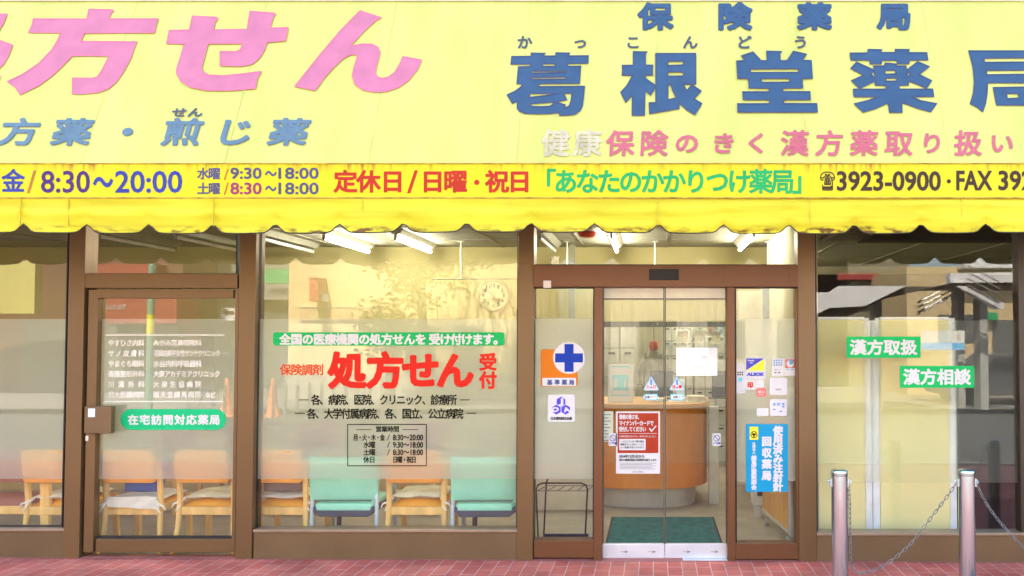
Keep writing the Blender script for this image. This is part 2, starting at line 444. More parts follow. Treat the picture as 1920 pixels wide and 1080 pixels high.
# hinged door
dr = MB()
dr.pxbox(161, 543, 179, 1036, -.035, .03); dr.pxbox(437.5, 543, 444, 1036, -.035, .03)
dr.pxbox(179.2, 543, 437.3, 559, -.033, .028); dr.pxbox(179.2, 1011, 437.3, 1036, -.033, .028)
door = dr.build('door', M_br, B, bevel=.003)
gk = MB(); gk.pxbox(179, 559, 182, 1011, -.01, .03); gk.pxbox(154.3, 540, 160.6, 1038, -.01, .09); gk.pxbox(179, 1006.5, 437, 1010.5, -.012,.029); gk.build('gasket', M_gask, door)
a = P(182, 785, GY-.01); b = P(437.3, 785, GY-.01); z0 = P(200,1007,GY).z; z1 = P(200,559,GY).z
MB().add([(a.x,GY-.01,z0),(b.x,GY-.01,z0),(b.x,GY-.01,z1),(a.x,GY-.01,z1)],[(0,1,2,3)]).build('door_pane', M_glass, door)
MB().box(a.x, b.x, GY-.004, GY-.0015, P(200,898,GY).z, P(200,598,GY).z).build('frosted_film', M_film, door)
q = MB(); q.pxbox(157.5, 762, 208, 813, -.085, -.036); q.build('lock_case', M_br2, door, bevel=.006)
q = MB(); q.pxbox(165, 766, 178, 782, -.0875, -.0852); q.build('lock_label', mat('label white', (.8,.8,.82), .5), door)
q = MB(); c = P(162.5, 822, -.037); q.pxbox(160, 817, 165.5, 827, -.040, -.0352); q.build('keyhole', mat('key steel', (.7,.68,.62), .35, .6), door, bevel=.002)
# entrance: transom, header, posts, side lights, two sliding leaves
window('transom_window', 1001.5, 1496, 395, 496, gm=M_glassd)
q = MB(); q.pxbox(1000.2, 496.5, 1497, 538, -.062, .10); hd = q.build('entrance_header', M_brr, B, bevel=.004)
q_s = MB()
for px in (1356, 1480):
    for py in (503, 517, 529): p = P(px, py, -.063); q_s.tube([(p.x,-.0655,p.z),(p.x,-.0622,p.z)], .0045, 8)
q_s.build('screw_hole', M_gask, hd)
q = MB(); q.pxbox(1217, 504.5, 1273, 525, -.075, -.0625); se = q.build('door_sensor', M_gask, hd, bevel=.004)
q = MB(); q.pxbox(1018.5, 526, 1033, 540, -.083, -.0625); q.build('door_switch', mat('switch white', (.72,.70,.66), .5), hd, bevel=.003)
for a_, b_ in ((1113.5,1129.5),(1363.5,1378.5)):
    q = MB(); p0 = P(a_, 790, -.045); p1 = P(b_, 790, -.045); q.box(p0.x, p1.x, -.045, .10, -.03, P(1200,538.2,-.045).z); q.build('entrance_post', M_brr, B, bevel=.004)
window('side_light', 1002.5, 1112, 541, 1012, (597, 898), gm=M_glassd, gask=3)
window('side_light', 1380.5, 1494, 541, 1018, (597, 902), gm=M_glassd, gask=3)
q = MB(); q.pxbox(1000.5, 1013.5, 1113.3, 1046, -.04, .08); q.build('bottom_rail', M_brr, B, bevel=.003)
q = MB(); q.pxbox(1379, 1019.5, 1496.5, 1049, -.04, .08); q.build('bottom_rail', M_brr, B, bevel=.003)
q = MB(); q.pxbox(1497-3.5, 541, 1496.6, 1049, -.043, .08); q.build('entrance_post', M_brr, B, bevel=.001)
M_satin = mat('satin aluminium', (.68,.69,.70), .3, .35, var=.05)
for x0, x1, yo in ((1130.5,1245.8,.04),(1246.8,1363,.04)):
    p0 = P(x0, 790, yo); p1 = P(x1, 790, yo); zt = P(1200, 540, yo).z; zb = P(1200, 1019, yo).z
    s_ = MB(); s_.box(p0.x, p1.x, yo-.018, yo+.018, .006, zb)
    so = s_.build('sliding_door', M_satin, B, bevel=.003)
    g_ = MB(); g_.add([(p0.x+.008,yo,zb),(p1.x-.008,yo,zb),(p1.x-.008,yo,zt),(p0.x+.008,yo,zt)],[(0,1,2,3)]); g_.build('door_pane', M_glassd, so)
    e_ = MB(); e_.box(p0.x, p0.x+.0075, yo-.012, yo+.012, zb+.001, zt); e_.box(p1.x-.0075, p1.x, yo-.012, yo+.012, zb+.001, zt); e_.box(p0.x+.008, p1.x-.008, yo-.012, yo+.012, P(1200,561.5,yo).z, P(1200,559.5,yo).z)
    e_.build('edge_strip', mat('edge dark', (.10,.09,.07), .4, .4), so)
    for ax in (.35, .8):
        px = x0+(x1-x0)*ax
        ik = Ink().text('→', px-7, 1032, px+7, 1037); ik.build('arrow_mark', M_gask, (0,yo-.018,0), FN, .001, so)
q = MB(); q.box(P(1130,1000,0).x, P(1363,1000,0).x, -.04, .09, -.05, .005); q.build('door_track', M_satin, B)
# door engine case behind the leaves (pale band at the top of the doors)
q = MB(); q.pxbox(1118, 530, 1376, 562, .14, .24); q.build('door_engine_case', mat('engine case cream', (.74,.66,.48), .5, var=.04), B, bevel=.006)

# unseen houses added beside the shop to keep the sun off the pavement
for nm, x0, x1, h, c_ in (('left', -30, XL-.25, 8.5, (.44,.42,.38)), ('right', XR+.25, 28, 8.0, (.40,.37,.32))):
    t = thing('shading_house', 'unseen plain house added for shade at the %s end of the pharmacy' % nm, 'building', ((x0+x1)/2, 3, 0))
    MB().box(x0, x1, -.1, 8, -.05, h).build('wall', mat('render '+nm, c_, .85, var=.08, vscale=2, bump=.2), t)
    for i in range(6):
        for z in (1.0, 4.2): MB().box(x0+1+i*(x1-x0-2)/6, x0+2.6+i*(x1-x0-2)/6, -.13, -.105, z, z+1.5).build('window', mat('far window', (.10,.11,.11), .15), t)
# ------------------------------------------------------------------ interior walls
WY = 2.85                                     # wall of the waiting room and lintel above the counter
xA = P(1004, 600, WY).x; xB = P(1500, 600, WY).x
zl = P(1200, 603, WY).z
q = MB(); q.box(XL, xA, WY, WY+.12, 0, CEIL); q.build('waiting_room_wall', M_wall, B)
q = MB(); q.box(xA, xB+.02, WY, WY+.12, zl, CEIL); q.build('counter_lintel', M_wall, B)
q = MB(); q.box(xA+.0, xB, WY-.015, WY+.135, zl-.06, zl-.001); q.build('lintel_trim', mat('dark trim', (.05,.045,.035), .5), B)
q = MB(); q.box(XL, XR, YB-.1, YB-.02, 0, CEIL); q.build('back_wall', M_wall2, B)
xD = P(1516, 700, .3).x
q = MB(); q.box(xD-.04, xD+.04, .11, 2.2, 0, CEIL); q.build('room_divider_wall', M_wall2, B)
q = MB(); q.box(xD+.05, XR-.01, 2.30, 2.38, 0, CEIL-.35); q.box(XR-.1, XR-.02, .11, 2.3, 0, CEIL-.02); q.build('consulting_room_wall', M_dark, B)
q = MB(); q.box(xD+.9, XR-.1, .15, 2.29, CEIL-.02, CEIL-.008); q.build('ceiling_shade_sheet', M_dark, B)  # sheet whose dark colour stands in for shade on the ceiling
q = MB(); q.box(xD+.05, XR-.12, .14, 2.29, .002, .012); q.build('dark_floor_sheet', mat('dark floor sheet', (.06,.03,.025), .9), B)  # thin dark red-brown sheet covering this room's floor
# pale wall cheek and grey cabinet seen through the right side light
q = MB(); q.pxbox(1430, 540, 1500, 596, 2.55, 2.8); q.build('bulkhead', mat('grey bulkhead', (.33,.33,.30), .7), B)

# ------------------------------------------------------------------ the awning
def awning_mat(name, c1, c2, dirt, z0, z1, streak, amount, transl, grain=(1.6,1,.35)):
    # fabric with its own dirt: streaks and mould along the edge between heights z0 (dirtiest) and z1 (clean)
    m = bpy.data.materials.new(name); m.use_nodes = True; nt = m.node_tree; N = nt.nodes; L = nt.links
    b = N['Principled BSDF']; b.inputs['Roughness'].default_value = .55; b.inputs['Specular IOR Level'].default_value = .3
    tc = N.new('ShaderNodeTexCoord'); 
    def noise(sc, det, st):
        mp = N.new('ShaderNodeMapping'); mp.inputs['Scale'].default_value = st; L.new(tc.outputs['Object'], mp.inputs[0])
        n = N.new('ShaderNodeTexNoise'); n.inputs['Scale'].default_value = sc; n.inputs['Detail'].default_value = det; L.new(mp.outputs[0], n.inputs[0]); return n
    def rng(src, a, b_, c=0, d=1):
        r = N.new('ShaderNodeMapRange'); r.inputs['From Min'].default_value = a; r.inputs['From Max'].default_value = b_; r.inputs['To Min'].default_value = c; r.inputs['To Max'].default_value = d
        L.new(src, r.inputs['Value']); return r.outputs[0]
    def mul(a, b_):
        q = N.new('ShaderNodeMath'); q.operation = 'MULTIPLY'; q.use_clamp = True; L.new(a, q.inputs[0])
        if isinstance(b_, float): q.inputs[1].default_value = b_
        else: L.new(b_, q.inputs[1])
        return q.outputs[0]
    base = N.new('ShaderNodeMix'); base.data_type = 'RGBA'; base.inputs['A'].default_value = c1+(1,); base.inputs['B'].default_value = c2+(1,)
    L.new(rng(noise(2.2, 6, grain).outputs['Fac'], .35, .65), base.inputs['Factor'])
    sx = N.new('ShaderNodeSeparateXYZ'); L.new(tc.outputs['Object'], sx.inputs[0])
    band = rng(sx.outputs['Z'], z0-zM, z1-zM, 1, 0)       # heights in the awning's own space
    st = rng(noise(9, 6, streak).outputs['Fac'], .47, .66)
    patch = rng(noise(1.3, 3, (1,1,.1)).outputs['Fac'], .38, .66)
    d = mul(mul(mul(band, st), patch), amount)
    mx = N.new('ShaderNodeMix'); mx.data_type = 'RGBA'; L.new(d, mx.inputs['Factor']); L.new(base.outputs['Result'], mx.inputs['A']); mx.inputs['B'].default_value = dirt+(1,)
    fine = rng(noise(26, 4, (1,1,1)).outputs['Fac'], .66, .72)
    d2 = mul(fine, .02)
    m2 = N.new('ShaderNodeMix'); m2.data_type = 'RGBA'; L.new(d2, m2.inputs['Factor']); L.new(mx.outputs['Result'], m2.inputs['A']); m2.inputs['B'].default_value = dirt+(1,)
    L.new(m2.outputs['Result'], b.inputs['Base Color'])
    wv = noise(420, 1, (1,1,1)); bp = N.new('ShaderNodeBump'); bp.inputs['Strength'].default_value = .08; bp.inputs['Distance'].default_value = .002
    L.new(wv.outputs['Fac'], bp.inputs['Height']); L.new(bp.outputs[0], b.inputs['Normal'])
    tr = N.new('ShaderNodeBsdfTranslucent'); L.new(m2.outputs['Result'], tr.inputs['Color'])
    ms = N.new('ShaderNodeMixShader'); ms.inputs[0].default_value = transl; L.new(b.outputs[0], ms.inputs[1]); L.new(tr.outputs[0], ms.inputs[2])
    L.new(ms.outputs[0], N['Material Output'].inputs['Surface'])
    return m
AY = -1.05
zT = P(960, 307, AY).z; zM = P(960, 372, AY).z; zH = P(960, 433, AY).z
SL = math.radians(67)
N_p = Vector((0, -math.sin(SL), math.cos(SL))); PT_p = Vector((0, AY, zT))
top = PP(960, 2.5, PT_p, N_p)
AX0, AX1 = -6.6, 4.9
AW = thing('shop_awning', 'long yellow fabric awning with pharmacy lettering and a dirty scalloped hem', 'awning', loc=(0, AY, zM))
m_pale = awning_mat('pale awning fabric', (.50,.485,.115), (.435,.415,.09), (.40,.34,.12), zT-.0, zT+.03, (1,1,.15), .25, .05)
m_band = awning_mat('yellow band fabric', (.56,.51,.003), (.54,.485,.003), (.36,.15,.008), zT+.0, zT-.07, (3.0,1,.12), 1.7, .05)
m_val = awning_mat('yellow valance fabric', (.60,.56,.022), (.48,.42,.006), (.14,.065,.006), zH+.000, zH+.040, (1.1,1,3), 3.0, .06, (.5,1,7))
NX = 460
def wob(x, z): return .006*math.sin(x*2.1+z)+.004*math.sin(x*5.3+1.7)
mb = MB(); v = []; f = []; nr = 14
for j in range(nr+1):
    t = j/nr
    for i in range(93):
        x = AX0+(AX1-AX0)*i/92
        p = PT_p.lerp(Vector((0, top.y, top.z)), t)
        v.append((x, p.y+.0015*math.sin(PI*t)*math.sin(x*1.9+.4), p.z))
for j in range(nr):
    for i in range(92): a = j*93+i; f.append((a, a+1, a+94, a+93))
mb.add(v, f); mb.build('canopy', m_pale, AW, smooth=True)
# welded seams, thin raised ribs on the canopy
for px in (690, 968, 1233, 1517, 1783, 420, 150, 2060):
    a = PP(px, 306, PT_p, N_p); b = Vector((a.x, top.y, top.z)); a += N_p*.001; b += N_p*.001
    MB().bar(a, b, .009, .002).build('fabric_seam', mat('fabric seam', (.44,.42,.08), .6), AW)
mb = MB(); mb.box(AX0, AX1, top.y-.012, -.49, top.z, top.z+.06); mb.build('top_rail', mat('awning rail', (.55,.52,.47), .5), AW)
mb = MB(); mb.box(AX0, AX1, AY-.006, AY+.002, zM+.004, zT-.001); mb.build('lettering_band', m_band, AW)
mb = MB(); mb.tube([(AX0, AY-.009, zT), (AX1, AY-.009, zT)], .004, 6); mb.tube([(AX0, AY-.010, zM+.002), (AX1, AY-.010, zM+.002)], .0055, 6); mb.build('band_piping', mat('piping ochre', (.55,.36,.02), .6, var=.4, vscale=12, col2=(.22,.12,.02)), AW)
# valance with the measured scallops
notch = [P(x, 424, AY).x for x in (42,160,278,398,517,637,757,876,996,1115,1235,1357,1480,1603,1728,1850)]
per = (notch[-1]-notch[0])/(len(notch)-1)
while notch[0] > AX0: notch.insert(0, notch[0]-per)
while notch[-1] < AX1: notch.append(notch[-1]+per)
def hem(x):
    i = max(j for j in range(len(notch)) if notch[j] <= x+1e-6) if x >= notch[0] else 0
    a = notch[i]; b = notch[min(i+1, len(notch)-1)]
    u = (x-a)/max(b-a, 1e-6); e = min(u, 1-u)*per
    bump_ = .048*math.exp(-(e/.038)**2)
    return zH-.004+bump_-.010*math.sin(PI*u)-.004*math.sin(x*1.7)
v = []; f = []; nr = 8
for i in range(NX+1):
    x = AX0+(AX1-AX0)*i/NX; h = hem(x)
    for j in range(nr+1):
        t = j/nr; z = zM+(h-zM)*t
        fold = .0060*math.sin(t*13+1.2*math.sin(x*1.1)+x*.6)*(1-t*.4)+.010*t*math.cos((x-notch[0])/per*2*PI)+.010*t*math.sin(x*1.3)+.004*math.sin(x*9+t*2)*t
        v.append((x, AY-.004-.012*math.sin(t*PI)*.6+fold, z))
for i in range(NX):
    for j in range(nr): a = i*(nr+1)+j; f.append((a, a+1, a+nr+2, a+nr+1))
va = MB().add(v, f).build('valance', m_val, AW, smooth=True)
pth = [Vector(v[i*(nr+1)+nr]) for i in range(NX+1)]
MB().tube(pth, .0042, 6).build('hem_piping', mat('hem piping black', (.03,.022,.008), .7), AW, smooth=True)
for px in (38, 128, 400, 680, 955, 1233, 1518, 1803):
    p = P(px, 375, AY-.012); MB().box(p.x-.002, p.x+.002, AY-.014, AY-.004, zH+.03, zM).build('valance_seam', mat('valance seam', (.55,.42,.02), .6), AW)
# steel frame under the fabric
mb = MB()
mb.tube([(AX0, AY+.03, zM), (AX1, AY+.03, zM)], .017, 8)
for i in range(9):
    x = AX0+.3+i*(AX1-AX0-.6)/8
    mb.tube([(x, AY+.03, zM), (x, -.10, 2.80)], .013, 8); mb.tube([(x, AY+.03, zM+.02), (x, top.y+.03, top.z-.02)], .013, 8)
mb.build('awning_frame', mat('awning steel', (.30,.29,.26), .5, .6), AW)

# lettering of the awning
INK = {}
def ink(n, c, v=.06): 
    if n not in INK: INK[n] = mat('ink '+n, c, .55, var=v, vscale=8, spec=.25)
    return INK[n]
def onp(k, name, m, lift=.004, parent=None): return k.build(name, m, PT_p, N_p, lift+.001, parent or AW)
def onb(k, name, m): return k.build(name, m, Vector((0, AY-.006, 0)), FN, .0015, AW)
def tr(pts, ox, oy, sc): return [(ox+a/sc, oy+b/sc) for a, b in pts]
hou = [(905,98),(1140,104),(1155,114),(1125,140),(1105,196),(1605,196),(1585,245),(1568,336),(858,340),(822,424),(1388,428),(1360,490),(1330,590),(1260,720),(1180,835),(1100,905),(1000,940),(850,955),(738,955),(740,795),(940,797),(990,785),(1035,720),(1110,572),(735,570),(650,660),(540,765),(400,870),(210,962),(165,890),(80,830),(230,760),(400,645),(530,510),(590,410),(620,338),(295,334),(325,270),(345,196),(885,198)]
se_ = [(332,168),(575,180),(590,192),(560,225),(540,308),(885,302),(915,120),(1160,138),(1172,148),(1145,180),(1118,290),(1296,284),(1272,416),(1085,432),(1060,510),(1010,590),(940,650),(830,675),(612,668),(614,526),(770,528),(815,510),(842,445),(488,446),(450,590),(422,690),(440,735),(500,765),(640,772),(820,755),(1028,728),(985,800),(968,900),(730,920),(480,920),(320,890),(220,830),(172,750),(175,700),(210,590),(250,448),(72,445),(98,314),(302,308)]
n_ = [(732,114),(945,184),(890,210),(770,320),(630,472),(760,450),(850,452),(910,480),(934,540),(900,660),(884,745),(910,785),(960,798),(1020,785),(1080,740),(1130,660),(1165,578),(1353,612),(1310,710),(1220,820),(1120,890),(1000,930),(880,938),(760,915),(680,855),(655,770),(670,690),(705,580),(690,556),(640,556),(560,595),(470,680),(370,790),(278,920),(72,878),(330,555),(530,320)]
sho = [[(-420,146),(75,148),(40,240),(0,305),(-100,470),(-250,620),(-420,620)],[(8,415),(132,462),(90,570),(45,650),(0,695),(-120,760),(-300,800),(-300,640),(-120,560)],[(-520,860),(10,780),(-60,940),(-520,960)]]
pink = [tr(hou,0,0,5.4), tr(se_,300,0,5.4), tr(n_,540,0,5.4)]+[tr(q,0,0,5.4) for q in sho]
for grp in ([pink[0]], [pink[1]], [pink[2]], pink[3:]):
    k = Ink()
    for q in grp: k.traced([q])
    o = onp(k, 'pink_character', ink('pink', (.42,.125,.195)))
    onp(Ink().outline(grp, .9), 'character_edge', ink('pink edge', (.57,.12,.18)), .0055, o)
G = []
kudzu = [[(405,148),(590,152),(565,188),(735,186),(738,144),(922,148),(903,186),(1175,184),(1168,284),(892,290),(892,326),(1072,324),(1055,558),(540,562),(505,575),(490,600),(1125,596),(1110,740),(1095,860),(1060,930),(1000,970),(940,982),(790,992),(778,950),(650,965),(480,970),(320,962),(240,930),(216,890),(216,795),(150,825),(80,712),(190,660),(260,610),(300,566),(212,565),(232,334),(395,330),(395,298),(132,298),(142,194),(405,192)],
 [(562,294),(728,292),(726,326),(560,328)],[(412,392),(884,388),(880,410),(410,418)],[(404,478),(878,470),(874,498),(402,504)],[(388,694),(790,692),(640,715),(384,745)],[(380,834),(600,818),(712,806),(690,845),(650,865),(540,870),(430,868),(385,850)],[(840,690),(955,690),(940,800),(915,865),(860,884),(862,846),(740,806),(884,778)]]
kon = [[(270,128),(453,132),(435,155),(432,310),(532,312),(526,380),(530,445),(430,445),(430,485),(565,582),(565,615),(503,715),(428,650),(420,988),(255,988),(258,710),(168,812),(100,678),(180,590),(262,450),(118,445),(124,380),(120,312),(270,312)],
 [(573,154),(1112,152),(1112,565),(945,568),(990,655),(1062,575),(1186,660),(1088,765),(1195,828),(1100,980),(980,905),(884,812),(888,895),(490,966),(484,818),(573,816)],
 [(735,258),(945,256),(945,308),(735,314)],[(735,402),(945,402),(945,456),(735,460)],[(738,570),(775,570),(800,650),(850,752),(735,778)]]
dou = [[(145,185),(300,132),(410,250),(492,250),(484,122),(685,128),(662,155),(668,250),(762,250),(845,124),(1022,164),(965,245),(1086,250),(1100,490),(962,490),(970,618),(704,620),(704,668),(1068,668),(1074,776),(714,778),(714,828),(1160,830),(1168,945),(98,945),(92,832),(524,830),(524,778),(170,776),(162,670),(518,670),(520,622),(248,618),(240,490),(95,490),(80,254),(192,250)],
 [(266,362),(914,358),(914,408),(266,410)],[(412,492),(795,490),(795,540),(412,542)]]
yak = [[(338,98),(525,102),(510,140),(708,140),(706,98),(895,100),(885,142),(1132,142),(1145,240),(895,244),(890,292),(738,294),(730,244),(522,248),(520,294),(370,294),(358,242),(108,242),(98,148),(338,146)],
 [(575,282),(725,296),(720,322),(850,324),(862,376),(1010,264),(1165,330),(1030,436),(1198,520),(1128,622),(885,520),(885,582),(760,584),(760,634),(1212,634),(1225,735),(938,738),(1050,790),(1265,830),(1185,942),(1000,890),(795,812),(800,948),(632,950),(612,820),(430,900),(275,945),(155,832),(330,790),(475,738),(152,735),(142,636),(585,634),(582,584),(440,582),(435,525),(225,625),(118,520),(285,445),(108,355),(185,270),(415,375),(415,324),(555,322)],
 [(568,382),(712,380),(714,428),(568,432)],[(580,486),(728,484),(728,524),(580,526)],[(420,390),(436,490),(375,430)],[(862,400),(915,420),(875,470)]]
kyo = [[(115,118),(1080,118),(1090,540),(1150,540),(1150,900),(1080,960),(960,965),(960,900),(1040,890),(1040,550),(368,550),(362,690),(340,830),(302,940),(230,880),(135,830),(175,700),(190,540),(175,360),(145,230)],[(320,218),(920,212),(920,268),(325,272)],[(352,384),(920,378),(920,432),(358,440)],
 [(445,612),(980,605),(980,850),(490,850)],[(625,694),(780,692),(795,755),(632,762)]]
for gl, ox in ((kudzu,940),(kon,1150),(dou,1370),(yak,1580),(kyo,1800)):
    cs = [tr(q, ox, 80, 7.2) for q in gl]
    o = onp(Ink().traced(cs), 'blue_character', ink('blue', (.022,.060,.118)))
    onp(Ink().outline(cs, 1.0), 'character_edge', ink('navy edge', (.038,.0456,.0988)), .0055, o)
cx4 = [1229, 1377, 1527, 1677]
for ch, cx in zip('保険薬局', cx4):
    o = onp(Ink().cells(ch, [cx], 8, 55, 60, bold=2.0), 'small_blue_character', ink('blue', (0,0,0)), .0055)
    onp(Ink().cells(ch, [cx], 8, 55, 60, bold=3.0), 'character_edge', ink('navy edge', (0,0,0)), .004, o)
onp(Ink().cells('かっこんどう', [984,1088,1187,1294,1395,1501], 68, 92, 27, bold=.9), 'reading_lettering', ink('slate', (0.0532,0.0570,0.0760)))
kx = [1042,1102]; px_ = [1163,1226,1288,1357,1419,1490,1555,1620,1685,1747,1815,1878]
k = Ink().cells('健康', kx, 244, 293, 50, bold=1.2, shear=.04); onp(k, 'faded_lettering', ink('faded', (.47,.40,.25), .15))
k = Ink()
for ch, cx in zip('保険のきく漢方薬取り扱い', px_):
    sm = ch in 'のきくりい'
    k.cells(ch, [cx], 246 if not sm else 250, 292 if not sm else 288, 50 if not sm else 44, bold=1.3, shear=.05)
onp(k, 'rose_lettering', ink('rose', (0.3952,0.0836,0.1064)))
sx_ = [38,137,240,343,440,543]
k = Ink(); e = Ink()
for ch, cx in zip('漢方薬・煎じ薬', [-60]+sx_):
    k.cells(ch, [cx], 224, 272, 70, bold=1.0, shear=.28); e.cells(ch, [cx], 224, 272, 70, bold=2.1, shear=.28)
onp(e, 'slate_lettering_edge', ink('slate edge', (0.0988,0.1444,0.1976)), .004); onp(k, 'slate_lettering', ink('steel blue', (.085,.145,.185)), .0055)
onp(Ink().cells('せん', [337,367], 203, 220, 27, bold=.8, shear=.25), 'reading_lettering', ink('slate', (0,0,0)))
# opening hours on the band
k = Ink().cells('金', [25], 318, 360, 41, bold=1.1); k.text('20:00', 217, 321, 341, 361, bold=.9); k.text('～', 176, 333, 211, 350, bold=1.5); k.text('・', -10, 335, -4, 341)
onb(k, 'blue_hours', ink('royal blue', (0.0266,0.0380,0.2280)))
onb(Ink().text('8:30', 78, 321, 168, 361, bold=.8), 'violet_hours', ink('violet', (0.0532,0.0137,0.1140)))
k = Ink().text('/', 51, 320, 68, 362, bold=.3).text('/', 420, 317, 429, 337, bold=.3).text('/', 420, 343, 429, 365, bold=.3); onb(k, 'slash_mark', ink('ochre', (0.3420,0.1368,0.0228)))
k = Ink().cells('水曜', [381,402], 315, 336, 21, bold=.7).cells('土曜', [381,402], 343, 364, 21, bold=.7).text('9:30', 433, 315, 490, 335, bold=.8).text('～', 498, 321, 518, 330, bold=.8).text('18:00', 523, 315, 597, 335, bold=.8).text('～', 498, 349, 518, 358, bold=.8).text('18:00', 523, 343, 597, 364, bold=.8)
onb(k, 'weekday_hours', ink('grey violet', (0.0684,0.0608,0.1292)))
onb(Ink().text('8:30', 433, 343, 490, 364, bold=.8), 'saturday_hours', ink('plum', (0.2508,0.0228,0.0988)))
k = Ink().cells('定休日', [648,691,736], 320, 360, 42, bold=1.5).text('/', 764, 320, 783, 362, bold=.6).cells('日曜', [811,854], 320, 360, 42, bold=1.5).disc(894, 342, 5).cells('祝日', [932,974], 320, 360, 42, bold=1.5)
onb(k, 'red_lettering', ink('red', (0.3952,0.0167,0.0038)))
k = Ink().cells('「あなたのかかりつけ薬局」', (1020,1508), 318, 362, 42, bold=1.3)
onb(k, 'green_lettering', ink('green', (0.0076,0.3040,0.0760)))
k = Ink().text('☎', 1538, 322, 1565, 357, bold=.5).text('3923-0900', 1570, 322, 1763, 357, bold=1.2).disc(1779, 340, 4).text('FAX', 1794, 321, 1859, 356, bold=1.2).text('3925', 1873, 321, 1957, 356, bold=1.2)
onb(k, 'brown_lettering', ink('brown', (0.0418,0.0182,0.0091)))

# ------------------------------------------------------------------ lettering and stickers on the glass
WGY, DGY, SGY = GY-.0015, GY-.0115, .04-.0015
W_ = mat('sticker white', (.60,.60,.595), .5, var=.02)
GRN = mat('sticker green', (.004,.42,.10), .5, var=.04, spec=.2)
def onglass(k, name, label, cat, m, Y, group=None):
    xs = [p[0] for p in k.v]; ys = [p[1] for p in k.v]
    o = k.build(name, m, (0,Y,0), FN, .0008, origin=P((min(xs)+max(xs))/2, max(ys), Y)); return tag(o, label, cat, group)
k = Ink().cells('全国の医療機関の処方せんを', (535,789), 626, 646, 20, bold=.9).cells('受け付けます。', (815,936), 626, 646, 20, bold=.9)
sticker('window_banner', 'long green strip with white writing across the upper part of the large window', 'sign', 512, 623, 946, 648, GRN, WGY, [('white_lettering', k, W_)], r=5)
RED = mat('vinyl red', (.60,.012,.003), .5, var=.03, spec=.2)
k = Ink().cells('処方せん', [651,722,789,853], 662, 726, 66, bold=3.4)
onglass(k, 'vinyl_lettering', 'large bold red characters in the middle of the big window', 'lettering', RED, WGY)
onglass(Ink().cells('保険調剤', [535.5,555.8,576,596.5], 683, 703, 20, bold=.45), 'vinyl_lettering', 'small orange red characters left of the large red lettering', 'lettering', mat('vinyl orange red', (.62,.05,.012), .5, var=.03, spec=.2), WGY)
onglass(Ink().cells('受', [915], 663, 694, 31, bold=1.3).cells('付', [915], 697, 728, 31, bold=1.3), 'vinyl_lettering', 'two stacked red characters right of the large red lettering', 'lettering', RED, WGY)
BLK = mat('vinyl black', (.008,.008,.008), .6, spec=.1)
k = Ink().rect(560, 749, 579, 750.6).cells('各、病院、医院、クリニック、診療所', (592,848), 740, 759, 18.5, bold=.45).rect(862, 749, 881, 750.6)
k.rect(553, 774, 572, 775.6).cells('各、大学付属病院、各、国立、公立病院', (584,860), 766, 785, 18.5, bold=.45).rect(875, 774, 893, 775.6)
onglass(k, 'vinyl_lettering', 'two lines of black writing under the large red characters', 'lettering', BLK, WGY)
k = Ink().rect(651,795,800,796.6).rect(651,872.5,800,874.2).rect(651,796.6,652.6,872.5).rect(798.6,796.6,800.2,872.5).rect(668,805,697,806).rect(754,805,784,806)
k.cells('営業時間', (710,743), 799, 810, 10.5, bold=.3)
for i, (a, b) in enumerate((('月・火・木・金','8:30～20:00'),('水曜','9:30～18:00'),('土曜','8:30～18:00'),('休日','日曜・祝日'))):
    y = 814+i*13.9
    if i == 0: k.cells(a, (667,717), y, y+12, 11, bold=.3)
    else: k.cells(a, (687,698), y, y+12, 11, bold=.3)
    if i < 3: k.text('/', 726, y, 731, y+12); k.text(b, 737, y+1, 793, y+11.5, bold=.3)
    else: k.cells(b, (741,776), y, y+12, 11, bold=.3)
onglass(k, 'hours_notice', 'thin black box of opening hours on the big window above the chairs', 'notice', BLK, WGY)
k = Ink().rect(198,627.3,420,629).rect(195,752,418,753.7)
L_ = ['やすひさ内科','サノ皮膚科','やまぐち眼科','斎藤整形外科','川満外科','日大板橋病院']
R_ = [('みかみ耳鼻咽喉科',378),('花岡由美子女性サンテクリニック',414),('水谷内科呼吸器科',378),('大泉アカデミアクリニック',413),('大泉生協病院',377),('順天堂練馬病院',377)]
for i, (a, (b, e)) in enumerate(zip(L_, R_)):
    y = 637+i*19.4
    k.cells(a, (208.5,265), y, y+12, 11, bold=.2); k.cells(b, (293,e-5.5), y, y+12, 11 if len(b) < 13 else 9.2, bold=.15)
k.cells('など', (390,399), 735.5, 745.5, 9.5, bold=.4)
onglass(k, 'clinic_list', 'white list of clinic names between two lines on the door glass', 'lettering', mat('vinyl cream', (.85,.84,.76), .5), DGY)
sticker('door_banner', 'rounded green plate with white writing on the hinged door', 'sign', 226, 767, 424, 806, mat('mint green', (.004,.46,.17), .5, var=.03, spec=.2), DGY, [('white_lettering', Ink().cells('在宅訪問対応薬局', (250,403), 778, 796, 18.5, bold=.75), W_)], r=19)
# left side light
k1 = Ink().rrect(1017,708.5,1080,723.5,1); k2 = Ink().disc(1067,671,30); k3 = Ink().poly([(1058.5,645),(1075.5,645),(1075.5,662.5),(1093,662.5),(1093,679.5),(1075.5,679.5),(1075.5,697),(1058.5,697),(1058.5,679.5),(1041,679.5),(1041,662.5),(1058.5,662.5)])
k4 = Ink().cells('基準薬局', (1031,1072), 712, 721.5, 9.5, bold=.4); k5 = Ink().cells('・・・・・・・・・', (1021,1051), 707.5, 711.5, 5, bold=.2)
BLU = mat('sticker blue', (.003,.035,.34), .5, var=.03, spec=.2)
ORG = mat('sticker orange', (.62,.17,.004), .5, var=.03, spec=.2)
t = sticker('pharmacy_sticker', 'orange sticker with a blue cross in a white disc', 'sticker', 1014, 655, 1083, 724.5, ORG, WGY, [('white_disc', k2, W_), ('white_label', k1, W_), ('blue_cross', k3, BLU), ('label_lettering', k4, mat('ink label blue', (.03,.06,.22), .5))], r=4)
